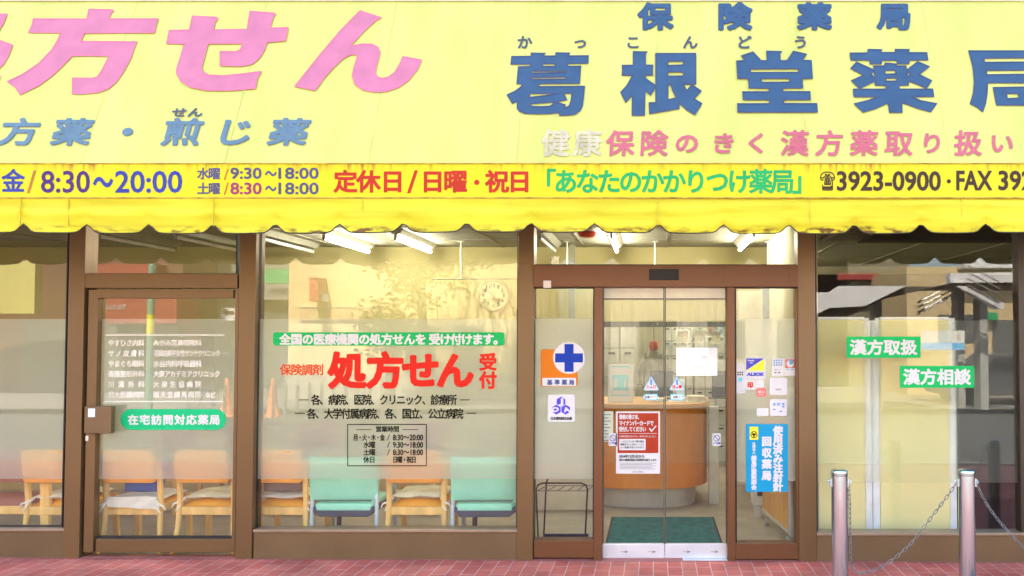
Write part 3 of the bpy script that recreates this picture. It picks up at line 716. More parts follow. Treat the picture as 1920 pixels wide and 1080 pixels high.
hexs = []
for cx, cy in ((1052,753),(1043.3,768),(1060.7,768)):
    hexs.append([(cx+9.3*math.cos(PI/6+PI/3*i), cy+9.3*math.sin(PI/6+PI/3*i)) for i in range(6)])
k = Ink()
for h in hexs: k.poly(h)
k2 = Ink().text('J', 1048.5, 747.5, 1055.5, 760, bold=.9); k2.text('D', 1036, 764, 1047, 772, bold=.8, shear=.3); k2.text('A', 1057, 764, 1068, 772, bold=.8, shear=-.3)
sticker('pharmacist_sticker', 'white square sticker with a blue three hexagon emblem', 'sticker', 1027, 740, 1078, 791, W_, WGY, [('emblem', k, mat('emblem violet blue', (.05,.03,.55), .4)), ('emblem_letters', k2, W_), ('small_lettering', Ink().cells('日本薬剤師会会員', (1035,1070), 781.5, 787.5, 5.2, bold=.15), BLK)], r=3)
# sliding doors
CY = mat('sticker cyan', (.10,.50,.68), .45)
for cx, side, word in ((1221,-1,'left'),(1269.5,1,'right')):
    k = Ink().rrect(cx-1.8, 711, cx+1.8, 722, 1.5).disc(cx, 726.5, 2)
    k2 = Ink().cells('入' if side < 0 else '注', [cx-6], 722, 728, 6, bold=.3).cells('口' if side < 0 else '意', [cx+6], 722, 728, 6, bold=.3)
    pts = [(cx, 707), (cx+13, 729.5), (cx+11, 731.5), (cx-11, 731.5), (cx-13, 729.5)]
    a = P(cx, 731, SGY)
    t = thing('caution_sticker', 'white triangular caution sticker on the %s glass door leaf' % word, 'sticker', a, group='caution stickers on the sliding doors')
    MB().prism([PP(p[0], p[1], Vector((0,SGY,0)), FN) for p in pts], (0,-.001,0)).build('sheet', W_, t)
    MB().prism([PP((p[0]-cx)*1.12+cx, (p[1]-722)*1.12+721.5, Vector((0,SGY+.0004,0)), FN) for p in pts], (0,-.0008,0)).build('border', CY, t)
    k.build('exclamation_mark', mat('mark blue', (.02,.22,.60), .4), (0,SGY,0), FN, .0016, t); k2.build('red_lettering', RED, (0,SGY,0), FN, .0016, t)
    x0, x1 = (1205,1233) if side < 0 else (1257,1286)
    tip = [(x0,744.5),(x0+5,738.5),(x1,738.5),(x1,750.5),(x0+5,750.5)] if side < 0 else [(x0,738.5),(x1-5,738.5),(x1,744.5),(x1-5,750.5),(x0,750.5)]
    a = P((x0+x1)/2, 750, SGY); t = thing('arrow_sticker', 'pale blue arrow sticker pointing %s under a caution triangle' % word, 'sticker', a, group='arrow stickers on the sliding doors')
    MB().prism([PP(p[0], p[1], Vector((0,SGY,0)), FN) for p in tip], (0,-.001,0)).build('sheet', CY, t)
    mx_, my_ = (x0+x1)/2, 744.5
    Ink().poly([((p[0]-mx_)*.86+mx_, (p[1]-my_)*.72+my_) for p in tip]).build('white_field', mat('field', (.72,.80,.82), .45), (0,SGY,0), FN, .0015, t)
    Ink().cells('自動ドア', (mx_-8,mx_+8), 742, 747, 5, bold=.1).build('small_lettering', BLK, (0,SGY,0), FN, .002, t)
for x, word in ((1149,'left'),(1343.5,'right')):
    k = Ink().ring(x, 821.5, 6.2, 1.3); k.poly([(x-4.6,818),(x-3.6,817),(x+4.6,825),(x+3.6,826)])
    sticker('door_notice', 'small white sticker with a barred circle on the %s door leaf' % word, 'sticker', x-8, 812.5, x+8, 836, W_, SGY, [('barred_circle', k, mat('sign navy', (.03,.05,.25), .4)), ('small_lettering', Ink().cells('ドア注意', (x-5,x+5), 829, 833, 3.6, bold=.12), BLU)], r=1.5, group='barred circle stickers on the sliding doors')
PR = mat('poster red', (.36,.035,.010), .5, var=.05, spec=.2)
k1 = Ink().rect(1158,774.5,1234.5,849.5)
k2 = Ink().cells('患者の皆さま、', (1164,1199), 777, 786, 7.6, bold=.3).cells('マイナンバーカードで', (1164,1222), 788.5, 798, 8, bold=.3).cells('受付してください', (1164,1208), 800, 809, 7.6, bold=.3)
k2.poly([(1216.5,803.5),(1218.5,802),(1221.5,806.5),(1229.5,797.5),(1231,799),(1221.5,810)]).rect(1160.5,812.3,1231,813).cells('本日健康保険証をお持ちの方は、受付時にお申し出ください', (1162,1228), 816, 820, 2.4)
k3 = Ink().rrect(1161,823,1210.5,844,2)
k4 = Ink()
for i, s_ in enumerate(('一人ひとりに合う薬の案内','情報をもとに安心してより','よい医療が受けられます')): k4.cells(s_, (1165,1206), 825.5+i*5.6, 829.5+i*5.6, 3.6, bold=.1)
k4.text('2024年12月2日から', 1161, 852.5, 1208, 858.3, bold=.25).cells('現行の健康保険証の新規発行は終了します', (1163,1229), 860, 864.5, 4, bold=.15)
for i in range(5): k4.rect(1162, 868+i*2.7, 1230-(i*7 % 13), 868.6+i*2.7)
k4.text('厚生労働省', 1186, 883, 1206, 886)
sticker('reception_poster', 'red and white portrait poster on the left glass door leaf', 'poster', 1155, 771.5, 1237.5, 888, W_, SGY, [('red_field', k1, PR), ('white_box', k3, W_), ('white_lettering', k2, W_), ('black_lettering', k4, mat('ink grey', (.06,.06,.06), .5))], r=.6)
k = Ink()
for i in range(9): k.rect(1131.5, 777+i*6, 1146-(i*5 % 9), 778.1+i*6)
sticker('paper_notice', 'pale green paper with typed lines left of the red poster', 'notice', 1130.6, 771, 1149.5, 828, mat('pale green paper', (.60,.66,.52), .6), .052, [('typed_lines', k, BLK)], r=.3)
# right side light
BK = mat('ink dark', (.03,.03,.04), .5)
k1 = Ink().poly([(1399,672),(1433,672),(1399,694.5)]); k2 = Ink().poly([(1433.4,673),(1433.4,695),(1400,695)])
sticker('security_sticker', 'white security sticker with blue and yellow triangles', 'sticker', 1397, 670, 1435.5, 711, W_, WGY, [('blue_triangle', k1, mat('security blue', (.03,.03,.42), .4)), ('yellow_triangle', k2, mat('security yellow', (.85,.72,.01), .4)), ('security_lettering', Ink().text('ALSOK', 1401, 699, 1432, 704.5, bold=.7, shear=.15), mat('security blue', (0,0,0))), ('small_lettering', Ink().text('Security', 1402, 674.5, 1414, 677.5, bold=.2).text('On', 1406, 678.5, 1411, 681, bold=.2), W_)], r=1)
k = Ink()
for i in range(4):
    for j in range(3): k.rrect(1450+i*4.6, 674.5+j*4.2, 1453.2+i*4.6, 677.4+j*4.2, .5)
sticker('card_sticker', 'white sticker with a grid of small blue card marks at upper right', 'sticker', 1447.3, 672, 1469, 704.3, W_, WGY, [('card_marks', k, mat('card blue', (.10,.24,.42), .5)), ('small_lettering', Ink().text('QUOカード', 1451, 692, 1465, 695).rect(1452,697.5,1456,699.5).rect(1459,697.5,1463,699.5), BK)], r=1)
k = Ink().rect(1472,673.5,1491.5,690); k2 = Ink().disc(1481.5,682,6.8); k3 = Ink().poly([(1479,676),(1486,674),(1487.5,682),(1481,684)]).rect(1474,692,1479,693.8).rect(1483,692,1488,693.8)
sticker('card_sticker', 'white sticker with a white disc on red beside the blue grid sticker', 'sticker', 1470.7, 672, 1493, 704.5, W_, WGY, [('red_field', k, mat('card red', (.55,.10,.08), .5)), ('white_disc', k2, W_), ('blue_mark', k3, mat('card sky', (.08,.35,.55), .5))], r=1)
sticker('blank_sticker', 'tiny blank white sticker above the narrow payment sticker', 'sticker', 1381, 681, 1394, 693.3, W_, WGY, r=1)
k = Ink()
for i in range(2):
    for j in range(3): k.rect(1382.5+j*4, 697+i*4, 1385.3+j*4, 699.8+i*4)
sticker('payment_sticker', 'narrow white sticker with black marks and a light blue square at far left', 'sticker', 1380.3, 694.3, 1396.5, 738, W_, WGY, [('black_marks', k.text('Suica', 1390, 732, 1394, 734), BK), ('blue_square', Ink().rect(1384.5,708,1391.5,715), CY)], r=1)
sticker('stamp_sticker', 'small white sticker with a red stamped character under the security sticker', 'sticker', 1397.3, 713, 1416, 731, W_, WGY, [('red_character', Ink().cells('印', [1406.7], 716.5, 727, 10, bold=.7), RED), ], r=1)
sticker('blank_sticker', 'blank white square sticker above the red rounded sticker', 'sticker', 1417.6, 712.5, 1432.5, 726.8, W_, WGY, r=1)
sticker('round_sticker', 'small red rounded sticker with white writing', 'sticker', 1418.3, 727.6, 1436.3, 744, mat('soft red', (.75,.14,.12), .5), WGY, [('white_lettering', Ink().cells('はい', (1424,1431), 732, 737, 5.5, bold=.3).rect(1423,739,1426,740.5).rect(1428,739,1431,740.5), W_)], r=5)
sticker('payment_sticker', 'square white rounded sticker with faint red marks right of the red one', 'sticker', 1443, 708.3, 1476, 740.5, W_, WGY, [('faint_marks', Ink().text('PayPay', 1454, 728.5, 1465, 732, bold=.2).rect(1450,713.5,1452,715).rect(1457,714,1458,715), mat('faint red', (.45,.20,.22), .5))], r=2.5)
k = Ink().text('iD', 1450, 756, 1454, 760, bold=.3).text('EC', 1457.5, 755.5, 1463, 760, bold=.3).rect(1466,756,1471,759).rect(1466.5,761,1471,764).rect(1449,766.5,1454,768.5).rect(1462,770,1466,772.5)
sticker('payment_sticker', 'square white sticker with several tiny coloured payment marks', 'sticker', 1443.7, 748.5, 1475.5, 780, W_, WGY, [('payment_marks', k, mat('mark blue', (0,0,0)))], r=2)
sticker('blank_sticker', 'blank white oblong sticker left of the sticker with payment marks', 'sticker', 1418.8, 765, 1441, 780, W_, WGY, r=.6)
TQ = mat('poster cyan', (.005,.28,.50), .5, var=.03, spec=.2)
k = Ink()
for i, ch in enumerate('使用済み注射針'): k.cells(ch, [1458.5], 799+i*17.5, 816+i*17.5, 17, bold=1.0)
for i, ch in enumerate('回収薬局'): k.cells(ch, [1437.5], 819+i*21.3, 836+i*21.3, 17, bold=1.0)
for i, ch in enumerate('社団法人'): k.cells(ch, [1413.5], 829+i*5.6, 834.5+i*5.6, 5.5, bold=.25)
for i, ch in enumerate('練馬区薬剤師会'): k.cells(ch, [1413.5], 854+i*9.2, 863+i*9.2, 9.4, bold=.5)
sticker('needle_poster', 'cyan portrait poster with white vertical writing and a yellow hazard mark', 'poster', 1398.6, 795, 1477.3, 922, TQ, WGY, [('yellow_field', Ink().rect(1405.5,800,1421.5,824.5), mat('security yellow', (0,0,0))), ('white_lettering', k, W_), ('hazard_mark', Ink().text('☣', 1407.3, 808.5, 1419.7, 821, bold=.35), BLK)], r=.6)
# right hand window
for tx, x0, y0, x1, y1, lab in (('漢方取扱', 1587, 631, 1726, 671, 'green sign with white characters on the right window, the upper one'), ('漢方相談', 1687, 686, 1826.5, 727, 'green sign with white characters on the right window, the lower one')):
    sticker('herbal_sign', lab, 'sign', x0, y0, x1, y1, mat('herbal green', (.003,.44,.10), .5, var=.03, spec=.2), WGY, [('white_lettering', Ink().cells(tx, (x0+22, x1-22), y0+6.5, y1-6.5, 29, bold=1.15), W_)], r=.8, group='green signs on the right window')
sticker('insurance_card_notice', 'white notice with a light blue lower half right of the upper green sign', 'notice', 1726.5, 620, 1808.5, 656, W_, .0305, [('blue_field', Ink().rect(1727.2,643,1808,655.5), mat('notice blue', (.10,.42,.75), .5)), ('pink_mark', Ink().ring(1798,633,4,1.2), mat('faint red', (0,0,0)))], r=.5)

# ------------------------------------------------------------------ ceiling lights
M_tube = bpy.data.materials.new('lit tube'); M_tube.use_nodes = True
_b = M_tube.node_tree.nodes['Principled BSDF']; _b.inputs['Base Color'].default_value = (.9,.9,.85,1); _b.inputs['Emission Color'].default_value = (1,.94,.78,1); _b.inputs['Emission Strength'].default_value = TUBE_STRENGTH
M_off = mat('unlit tube', (.72,.72,.68), .4)
M_fix = mat('lamp housing', (.30,.29,.23), .5)
def lamp(px, py, y_end, length, lit, label):
    p = P(px, py, y_end); x = p.x; z = CEIL-.085
    t = thing('ceiling_light', label, 'ceiling light', (x, y_end-length/2, CEIL), group='fluorescent ceiling lights')
    MB().prism([(x-.075,y_end-length,CEIL-.001),(x-.03,y_end-length,CEIL-.05),(x+.03,y_end-length,CEIL-.05),(x+.075,y_end-length,CEIL-.001)], (0,length,0)).build('housing', M_fix, t)
    MB().tube([(x,y_end-length+.03,z),(x,y_end-.03,z)], .017, 10).build('tube', M_tube if lit else M_off, t, smooth=True)
    m = MB(); 
    for yy in (y_end-length+.012, y_end-.03): m.box(x-.014, x+.014, yy, yy+.018, z-.018, CEIL-.045)
    m.build('socket', M_fix, t)
lamp(692, 473, 2.55, 1.22, True, 'lit fluorescent tube, first of the two glowing over the big window')
lamp(808, 473, 2.55, 1.22, True, 'lit fluorescent tube, second of the two glowing over the big window')
lamp(588, 470, 2.55, 1.22, False, 'unlit fluorescent light left of the two lit tubes over the big window')
lamp(1157, 470, 2.50, 1.22, True, 'lit fluorescent tube beside the red alarm above the entrance')
lamp(1387, 476, 2.35, 1.22, True, 'lit fluorescent tube slanting at the right above the entrance')
lamp(1041, 472, 2.50, 1.22, False, 'unlit fluorescent light at the left above the entrance')
lamp(452, 466, 2.45, 1.22, False, 'unlit fluorescent light above the hinged door, the nearer to the big window')
lamp(330, 470, 2.4, 1.22, False, 'unlit fluorescent light above the hinged door, farther to the left')
lamp(1540, 475, 1.6, 1.22, False, 'unlit fluorescent light at the top of the right window')
for i, (px, y) in enumerate(((1120,4.6),(1260,4.6),(1400,4.6))):
    lamp(px, 560, y, 1.22, True, ['lit fluorescent tube in the back room over the left shelves','lit fluorescent tube in the middle of the back room','lit fluorescent tube at the right of the back room'][i])
lamp(-350, 473, 2.5, 1.22, True, 'lit fluorescent tube beyond the left edge of the shop window')

# ------------------------------------------------------------------ chairs
M_wood = mat('beech wood', (.78,.50,.16), .45, var=.10, vscale=5, stretch=(3,3,.5))
M_orange = mat('orange upholstery', (.84,.40,.065), .8, var=.06, vscale=7, bump=.2, bscale=200)
M_seatpad = mat('orange seat', (.84,.38,.03), .7, var=.06)
def rrect3(w, z0, z1, r, y, n=5):
    pts = []
    for cx, cz, a0 in ((w-r,z1-r,0),(-w+r,z1-r,90),(-w+r*.5,z0+r*.5,180),(w-r*.5,z0+r*.5,270)):
        rr = r if cz > (z0+z1)/2 else r*.5
        for i in range(n+1):
            t = math.radians(a0+90*i/n); pts.append((cx+rr*math.cos(t), y, cz+rr*math.sin(t)))
    return pts
def make_wood_chair(label, up=M_orange, pad=M_seatpad):
    t = thing('wooden_chair', label, 'chair', group='waiting room chairs along the window')
    for s in (-1, 1):
        m = MB(); m.tube([(s*.238,-.235,0),(s*.218,-.20,.20),(s*.212,-.185,.42),(s*.214,-.20,.56),(s*.226,-.235,.735)], [.019,.021,.023,.022,.017], 8); m.build('leg', M_wood, t, smooth=True)
        m = MB(); m.bar((s*.215,.22,0),(s*.205,.20,.40), .040, .036); m.build('leg', M_wood, t, bevel=.005)
    m = MB(); m.bar((-.195,-.185,.335),(.195,-.185,.335), .024, .062); m.bar((-.19,.20,.35),(.19,.20,.35), .024, .06); m.bar((-.205,-.17,.35),(-.205,.19,.35), .022, .06); m.bar((.205,-.17,.35),(.205,.19,.35), .022, .06)
    m.build('seat_frame', M_wood, t, bevel=.004)
    m = MB(); v = []; f = []
    for j in range(9):
        for i in range(13):
            x = -.205+.41*i/12; y = -.165+.39*j/8
            e = max(0, 1-((i-6)/6.0)**4)*max(0, 1-((j-4)/4.0)**4)
            v.append((x, y, .368+.052*e**.6))
    for j in range(8):
        for i in range(12): a = j*13+i; f.append((a,a+1,a+14,a+13))
    n = len(v); m.add(v, f); m.box(-.205,.205,-.165,.225,.345,.367); m.build('seat', pad, t, smooth=True)
    # back rest: gently curved upholstered board
    pts = rrect3(.205, .562, .822, .06, 0)
    m = MB(); v = []
    def bend(p, o): return (p[0], -.215-.05*((p[2]-.545)/.27)+.03*(1-(p[0]/.205)**2)*-1+o, p[2])
    ring = [bend(p, 0) for p in pts]; ring2 = [bend(p, -.028) for p in pts]; inn = [bend((p[0]*.93, 0, .678+(p[2]-.678)*.93), -.036) for p in pts]; inn2 = [bend((p[0]*.93, 0, .678+(p[2]-.678)*.93), .008) for p in pts]
    N_ = len(pts); m.add(ring+ring2+inn+inn2, [(i,(i+1)%N_,N_+(i+1)%N_,N_+i) for i in range(N_)]+[(N_+i,N_+(i+1)%N_,2*N_+(i+1)%N_,2*N_+i) for i in range(N_)]+[(3*N_+i,3*N_+(i+1)%N_,(i+1)%N_,i) for i in range(N_)]+[tuple(range(2*N_,3*N_)), tuple(range(4*N_-1,3*N_-1,-1))])
    m.build('backrest', up, t, smooth=True)
    return t
CYY = .345
def cx_at(px): return P(px, 900, CYY-.2).x
wood = make_wood_chair('orange wooden chair with a blue cushion, seen through the hinged door')
wood.location = (cx_at(249), CYY, 0)
for px, lab in ((388,'orange wooden chair at the right edge of the hinged door glass'), (524,'orange wooden chair with a grey bag at the left of the big window'), (780,'orange wooden chair between the two mint green chairs'), (103,'orange wooden chair half hidden by the post left of the hinged door')):
    c = copy_tree(wood); c['label'] = lab; c.location = (cx_at(px), CYY, 0); c.rotation_euler.z = random.uniform(-.05, .05)
# the wide chair at the left edge
M_rose = mat('rose brown upholstery', (.36,.15,.10), .8, var=.06, vscale=7, bump=.2, bscale=200)
b2 = make_wood_chair('wide rose brown two seat bench at the left edge of the shop', M_rose, M_rose)
b2.name = 'waiting_bench'; b2['category'] = 'bench'
for ch in b2.children:
    ch.data = ch.data.copy()
    for v in ch.data.vertices: v.co.x *= 2.1
b2.location = (cx_at(-28), CYY+.03, 0)
# mint chairs
M_mint = mat('mint vinyl', (.26,.68,.48), .5, var=.05, vscale=4, bump=.1, bscale=30)
M_mtube = mat('pale blue tube', (.46,.58,.62), .35, .2)
M_navy = mat('navy shell', (.03,.055,.09), .5)
def make_mint(label):
    t = thing('mint_chair', label, 'chair', group='waiting room chairs along the window')
    for s in (-1, 1):
        m = MB(); m.tube([(s*.255,-.215,0),(s*.250,-.205,.40),(s*.248,-.20,.545),(s*.246,-.15,.60),(s*.246,.10,.60),(s*.25,.20,.55),(s*.255,.24,.0)], .0165, 10); m.build('side_tube', M_mtube, t, smooth=True)
    def pad(w, y0, y1, z0, z1, nx=14, amp=.012):
        m = MB().box(-w, w, y0, y1, z0, z1); return m
    m = MB(); v = []; f = []; n1, n2 = 16, 10
    for side in (0, 1):
        for j in range(n2+1):
            for i in range(n1+1):
                u = -1+2*i/n1; q = j/n2; z = .425+.345*q
                z += -.014*(1-u*u)*q*q if side == 0 or side == 1 else 0
                e = (1-abs(u)**6)*(1-abs(2*q-1)**8)
                y = -.20-.045*q-(.012+.022*e if side == 0 else -.012-.02*e)+.006*math.sin(q*9+u)*(1-q)
                v.append((u*.262, y, z))
    o = (n1+1)*(n2+1)
    for j in range(n2):
        for i in range(n1):
            a = j*(n1+1)+i; f += [(a,a+1,a+n1+2,a+n1+1), (o+a,o+a+n1+1,o+a+n1+2,o+a+1)]
    bd = [i for i in range(n1+1)]+[(j+1)*(n1+1)-1 for j in range(1,n2+1)]+[n2*(n1+1)+i for i in range(n1-1,-1,-1)]+[j*(n1+1) for j in range(n2-1,0,-1)]
    for i in range(len(bd)): a, b_ = bd[i], bd[(i+1) % len(bd)]; f.append((a,b_,o+b_,o+a))
    m.add(v, f); m.build('backrest', M_mint, t, smooth=True)
    m = MB(); m.box(-.225,.225,-.232,.235,.332,.408); m.build('seat', M_mint, t, bevel=.028, smooth=True, seg=4)
    pts = [(-.235,-.225,.375),(-.235,-.225,.335),(-.19,-.225,.296),(.19,-.225,.296),(.235,-.225,.335),(.235,-.225,.375)]
    m = MB().prism([(x,y-.003,z) for x,y,z in pts], (0,.44,0)); m.build('seat_shell', M_navy, t, bevel=.006)
    m = MB(); m.box(-.22,.22,-.247,-.232,.418,.431); m.build('gap_strip', mat('mint dark', (.05,.14,.11), .6), t, bevel=.004)  # dark strip along the gap line between backrest and seat
    m = MB(); m.tube([(-.12,.0,.0),(-.12,0,.30)], .02, 8); m.tube([(-.12,-.2,.02),(-.12,.2,.02)], .016, 8); m.build('support_post', M_navy, t, smooth=True)
    for ch in t.children:
        for v_ in ch.data.vertices: v_.co.x *= 1.0
    return t
mint = make_mint('mint green tube chair behind the opening hours notice'); mint.location = (cx_at(647), CYY, 0)
c = copy_tree(mint); c['label'] = 'mint green tube chair next to the post left of the entrance'; c.location = (cx_at(910), CYY-.01, 0); c.rotation_euler.z = .02
# row of chairs facing the street, seen under the first row
M_rust = mat('rust upholstery', (.32,.08,.025), .8, var=.08)
rw = make_wood_chair('rust red wooden chair in the second row, left of the hinged door post', M_rust, M_rust); rw['group'] = 'rust chairs in the second row'
rw.location = (-4.75, 1.75, 0); rw.rotation_euler.z = PI
for x, lab in ((-4.1,'rust red wooden chair in the second row behind the chair with the blue cushion'), (-3.4,'rust red wooden chair in the second row behind the hinged door edge'), (-2.3,'rust red wooden chair in the second row behind the chair between the mint ones')):
    c = copy_tree(rw); c['label'] = lab; c.location = (x, 1.75, 0); c.rotation_euler.z = PI+random.uniform(-.06, .06)

# cushions and bags on the chairs
M_cream = mat('cream cotton', (.74,.71,.60), .9, var=.05, vscale=9, bump=.3, bscale=90)
M_creamp = mat('cream quilt green', (.62,.60,.42), .9, var=.12, vscale=12, bump=.3, bscale=90)
def cushion(name, label, cat, loc, w, dy, h, m, drop=0, ties=False, group=None, puff=.5):
    t = thing(name, label, cat, loc, group)
    v = []; f = []; n1, n2 = 18, 14
    for side in (1, -1):
        for j in range(n2+1):
            for i in range(n1+1):
                u = -1+2*i/n1; q = -1+2*j/n2
                e = (max(0, 1-abs(u)**3)*max(0, 1-abs(q)**3))**puff
                z = h*.5+side*h*.5*e+.006*math.sin(u*5+loc[0]*3)*math.cos(q*4+loc[0])
                if drop: z += drop*.6*u*u*0 - (drop*max(0, -q-.55)*2.2)
                v.append((u*w/2, q*dy/2, z))
    o = (n1+1)*(n2+1)
    for j in range(n2):
        for i in range(n1):
            a = j*(n1+1)+i; f += [(a,a+1,a+n1+2,a+n1+1), (o+a,o+a+n1+1,o+a+n1+2,o+a+1)]
    mm = MB().add(v, f); me_name = 'pad' if ties else 'pad'
    if ties:
        k = mm.build('pad', m, None, smooth=True); k.parent = t
        for s in (-1, 1):
            q = MB(); q.tube([(s*w*.46,-dy*.45,h*.4),(s*w*.52,-dy*.52,h*.1-.01),(s*w*.55,-dy*.56,-.05),(s*(w*.60),-dy*.55,-.075)], [.010,.012,.008,.006], 6)
            q.tube([(s*w*.52,-dy*.53,h*.1-.01),(s*w*.64,-dy*.55,-.02),(s*w*.68,-dy*.54,-.05)], [.010,.008,.005], 6)
            o2 = q.build('tie', M_cream, None, smooth=True); o2.parent = t
    else:
        C.objects.unlink(t) if False else None
        k = mm.build('pad', m, None, smooth=True); k.parent = t
    return t
sz = .412
cushion('seat_cushion', 'white pad hanging over the seat edge of the chair with the blue cushion', 'cushion', (cx_at(249)+.005, CYY+.0, sz-.012), .40, .43, .05, M_cream, ties=True, group='tied seat pads')
cushion('seat_cushion', 'cream tied pad on the chair at the right edge of the hinged door', 'cushion', (cx_at(388), CYY+.02, sz), .40, .40, .055, M_creamp, ties=True, group='tied seat pads')
cushion('seat_cushion', 'white tied pad under the grey bag', 'cushion', (cx_at(524), CYY+.02, sz), .40, .40, .05, M_cream, ties=True, group='tied seat pads')
cushion('seat_cushion', 'cream quilted tied pad on the chair between the mint ones', 'cushion', (cx_at(780), CYY+.02, sz), .40, .40, .065, M_creamp, ties=True, group='tied seat pads')
cushion('seat_cushion', 'cream tied pad on the chair beside the left post', 'cushion', (cx_at(103), CYY+.02, sz), .40, .40, .05, M_cream, ties=True, group='tied seat pads')
# white cloth hanging down over the rear edge
pc = cx_at(249)
m = MB(); v = []; f = []
for j in range(7):
    for i in range(15):
        u = -1+2*i/14; z = sz+.035-.085*j/6-.010*u*j/6; v.append((pc+.005+u*.195, CYY-.213-.006*math.sin(u*7+j)-.004*j/6+.006, z))
for j in range(6):
    for i in range(14): a = j*15+i; f.append((a,a+1,a+16,a+15))
vv = [(x,y-.006,z) for x,y,z in v]; n = len(v)
m.add(v, f); m.add(vv, [q[::-1] for q in f]); m.build('seat_cloth', M_cream, smooth=True, origin=(pc, CYY-.21, sz-.05)); tag(bpy.context.scene.objects['seat_cloth'], 'white cloth draped over the rear seat edge below the blue cushion', 'cloth')
def standing_cushion(name, label, cat, px, w, h, m, d=.11):
    x = cx_at(px); v = []; f = []; n1, n2 = 14, 10
    for side in (1, -1):
        for j in range(n2+1):
            for i in range(n1+1):
                u = -1+2*i/n1; q = -1+2*j/n2; e = (max(0,1-abs(u)**3)*max(0,1-abs(q)**3))**.5
                v.append((x+u*w/2*(1-.06*abs(q)**2), CYY-.08+side*d/2*e+.02*q, sz+.052+h/2+q*h/2*(1-.05*u*u)))
    o = (n1+1)*(n2+1)
    for j in range(n2):
        for i in range(n1):
            a = j*(n1+1)+i; f += [(a,a+1,a+n1+2,a+n1+1), (o+a,o+a+n1+1,o+a+n1+2,o+a+1)]
    ob = MB().add(v, f).build(name, m, smooth=True, origin=(x, CYY-.08, sz+.05)); tag(ob, label, cat)
standing_cushion('cushion', 'blue cushion leaning on an orange chair behind the hinged door', 'cushion', 255, .32, .24, mat('blue cloth', (.02,.14,.50), .85, var=.1, bump=.2))
standing_cushion('cloth_bag', 'grey bag on the orange chair at the left of the big window', 'bag', 524, .36, .22, mat('grey cloth', (.20,.19,.18), .85, var=.15, bump=.2))

# ------------------------------------------------------------------ umbrella stand and mat
M_wire = mat('black wire', (.012,.013,.02), .4, .3)
p = P(1058, 1010, .27)
t = thing('umbrella_stand', 'black wire umbrella stand inside the left side light', 'umbrella stand', (p.x, .30, 0))
def hoop(y, x0, x1, zt, zb, taper):
    return [(x0+taper,y,zb),(x0,y,zt-.05),(x0+.012,y,zt-.015),(x0+.05,y,zt),(x1-.05,y,zt),(x1-.012,y,zt-.015),(x1,y,zt-.05),(x1-taper,y,zb)]
xa, xb = P(1006,900,.20).x, P(1109,900,.20).x; zt = P(1058, 905, .2).z; zt2 = P(1058, 899, .42).z
MB().tube(hoop(.18, xa, xb-.03, zt, .05, .02), .0065, 8).build('hoop', M_wire, t, smooth=True)
MB().tube(hoop(.40, xa+.05, xb+.01, zt+.01, .05, -.02), .0065, 8).build('hoop', M_wire, t, smooth=True)
m = MB(); m.tube([(xa+.005,.18,zt-.06),(xb-.035,.18,zt-.06)], .0035, 6); m.tube([(xa+.055,.40,zt-.06),(xb+.005,.40,zt-.06)], .0035, 6)
m.tube([(xa+.005,.18,zt-.06),(xa+.055,.40,zt-.06)], .0035, 6); m.tube([(xb-.035,.18,zt-.06),(xb+.005,.40,zt-.06)], .0035, 6)
for i in range(1,5):
    q = i/5; m.tube([(xa+.005+(xb-xa-.04)*q,.18,zt-.06),(xa+.055+(xb-xa-.05)*q,.40,zt-.06)], .003, 6)
m.build('grid', mat('grid wire', (.18,.17,.15), .4, .5), t)
m = MB(); m.box(xa+.03, xb-.035, .17, .42, .045, .05); m.box(xa+.03, xb-.035, .17, .176, .051, .095); m.box(xa+.03, xb-.035, .414, .42, .051, .095); m.box(xa+.03, xa+.036, .1762, .4138, .051, .095); m.box(xb-.041, xb-.035, .1762, .4138, .051, .095)
m.build('drip_tray', mat('navy tray', (.015,.025,.06), .4), t)
m = MB(); mz = .001
a = P(1150, 970, 1.42).x; b = P(1335, 970, 1.42).x
m.box(a, b, .22, 1.42, .001, .011); o = m.build('doormat', mat('teal carpet', (.010,.14,.145), .95, var=.18, vscale=14, bump=.8, bscale=240), bevel=.004, origin=((a+b)/2, .8, 0)); tag(o, 'teal green door mat on the floor inside the sliding doors', 'door mat')
me_ = MB(); me_.box(a-.018, a-.001, .205, 1.435, .001, .008); me_.box(b+.001, b+.018, .205, 1.435, .001, .008); me_.box(a-.001, b+.001, 1.421, 1.435, .001, .008); q = me_.build('mat_edge', mat('mat rubber', (.02,.035,.035), .7), o)

# ------------------------------------------------------------------ reception counter
M_cw = mat('counter cherry', (.72,.26,.040), .40, var=.14, vscale=2.2, stretch=(1,1,.25))
M_ct = mat('counter top oak', (.56,.31,.11), .35, var=.08, vscale=4)
ccx, ccy, rx, ry = -.07, 2.35, .63, .60
ztop = P(1220, 758, ccy-ry).z; zbot = P(1220, 917, ccy-ry).z
t = thing('reception_counter', 'curved cherry wood reception counter behind the sliding doors', 'counter', (ccx, ccy, 0))
def arc(rx_, ry_, n=36):
    pts = []
    for i in range(n+1):
        th = PI+PI*i/n; c_, s_ = math.cos(th), math.sin(th); e = .62
        pts.append((ccx+rx_*math.copysign(abs(c_)**e, c_), ccy+ry_*math.copysign(abs(s_)**.85, s_)))
    return pts
def solid(pts, z0, z1):
    return MB().prism([(x,y,z0) for x,y in pts]+[], (0,0,z1-z0))
solid(arc(rx,ry)+[(ccx+rx,WY-.05),(ccx-rx,WY-.05)], zbot, ztop-.045).build('front', M_cw, t, smooth=True)
solid(arc(rx+.03,ry+.03)+[(ccx+rx+.03,WY-.04),(ccx-rx-.03,WY-.04)], ztop-.044, ztop).build('top', M_ct, t, bevel=.006)
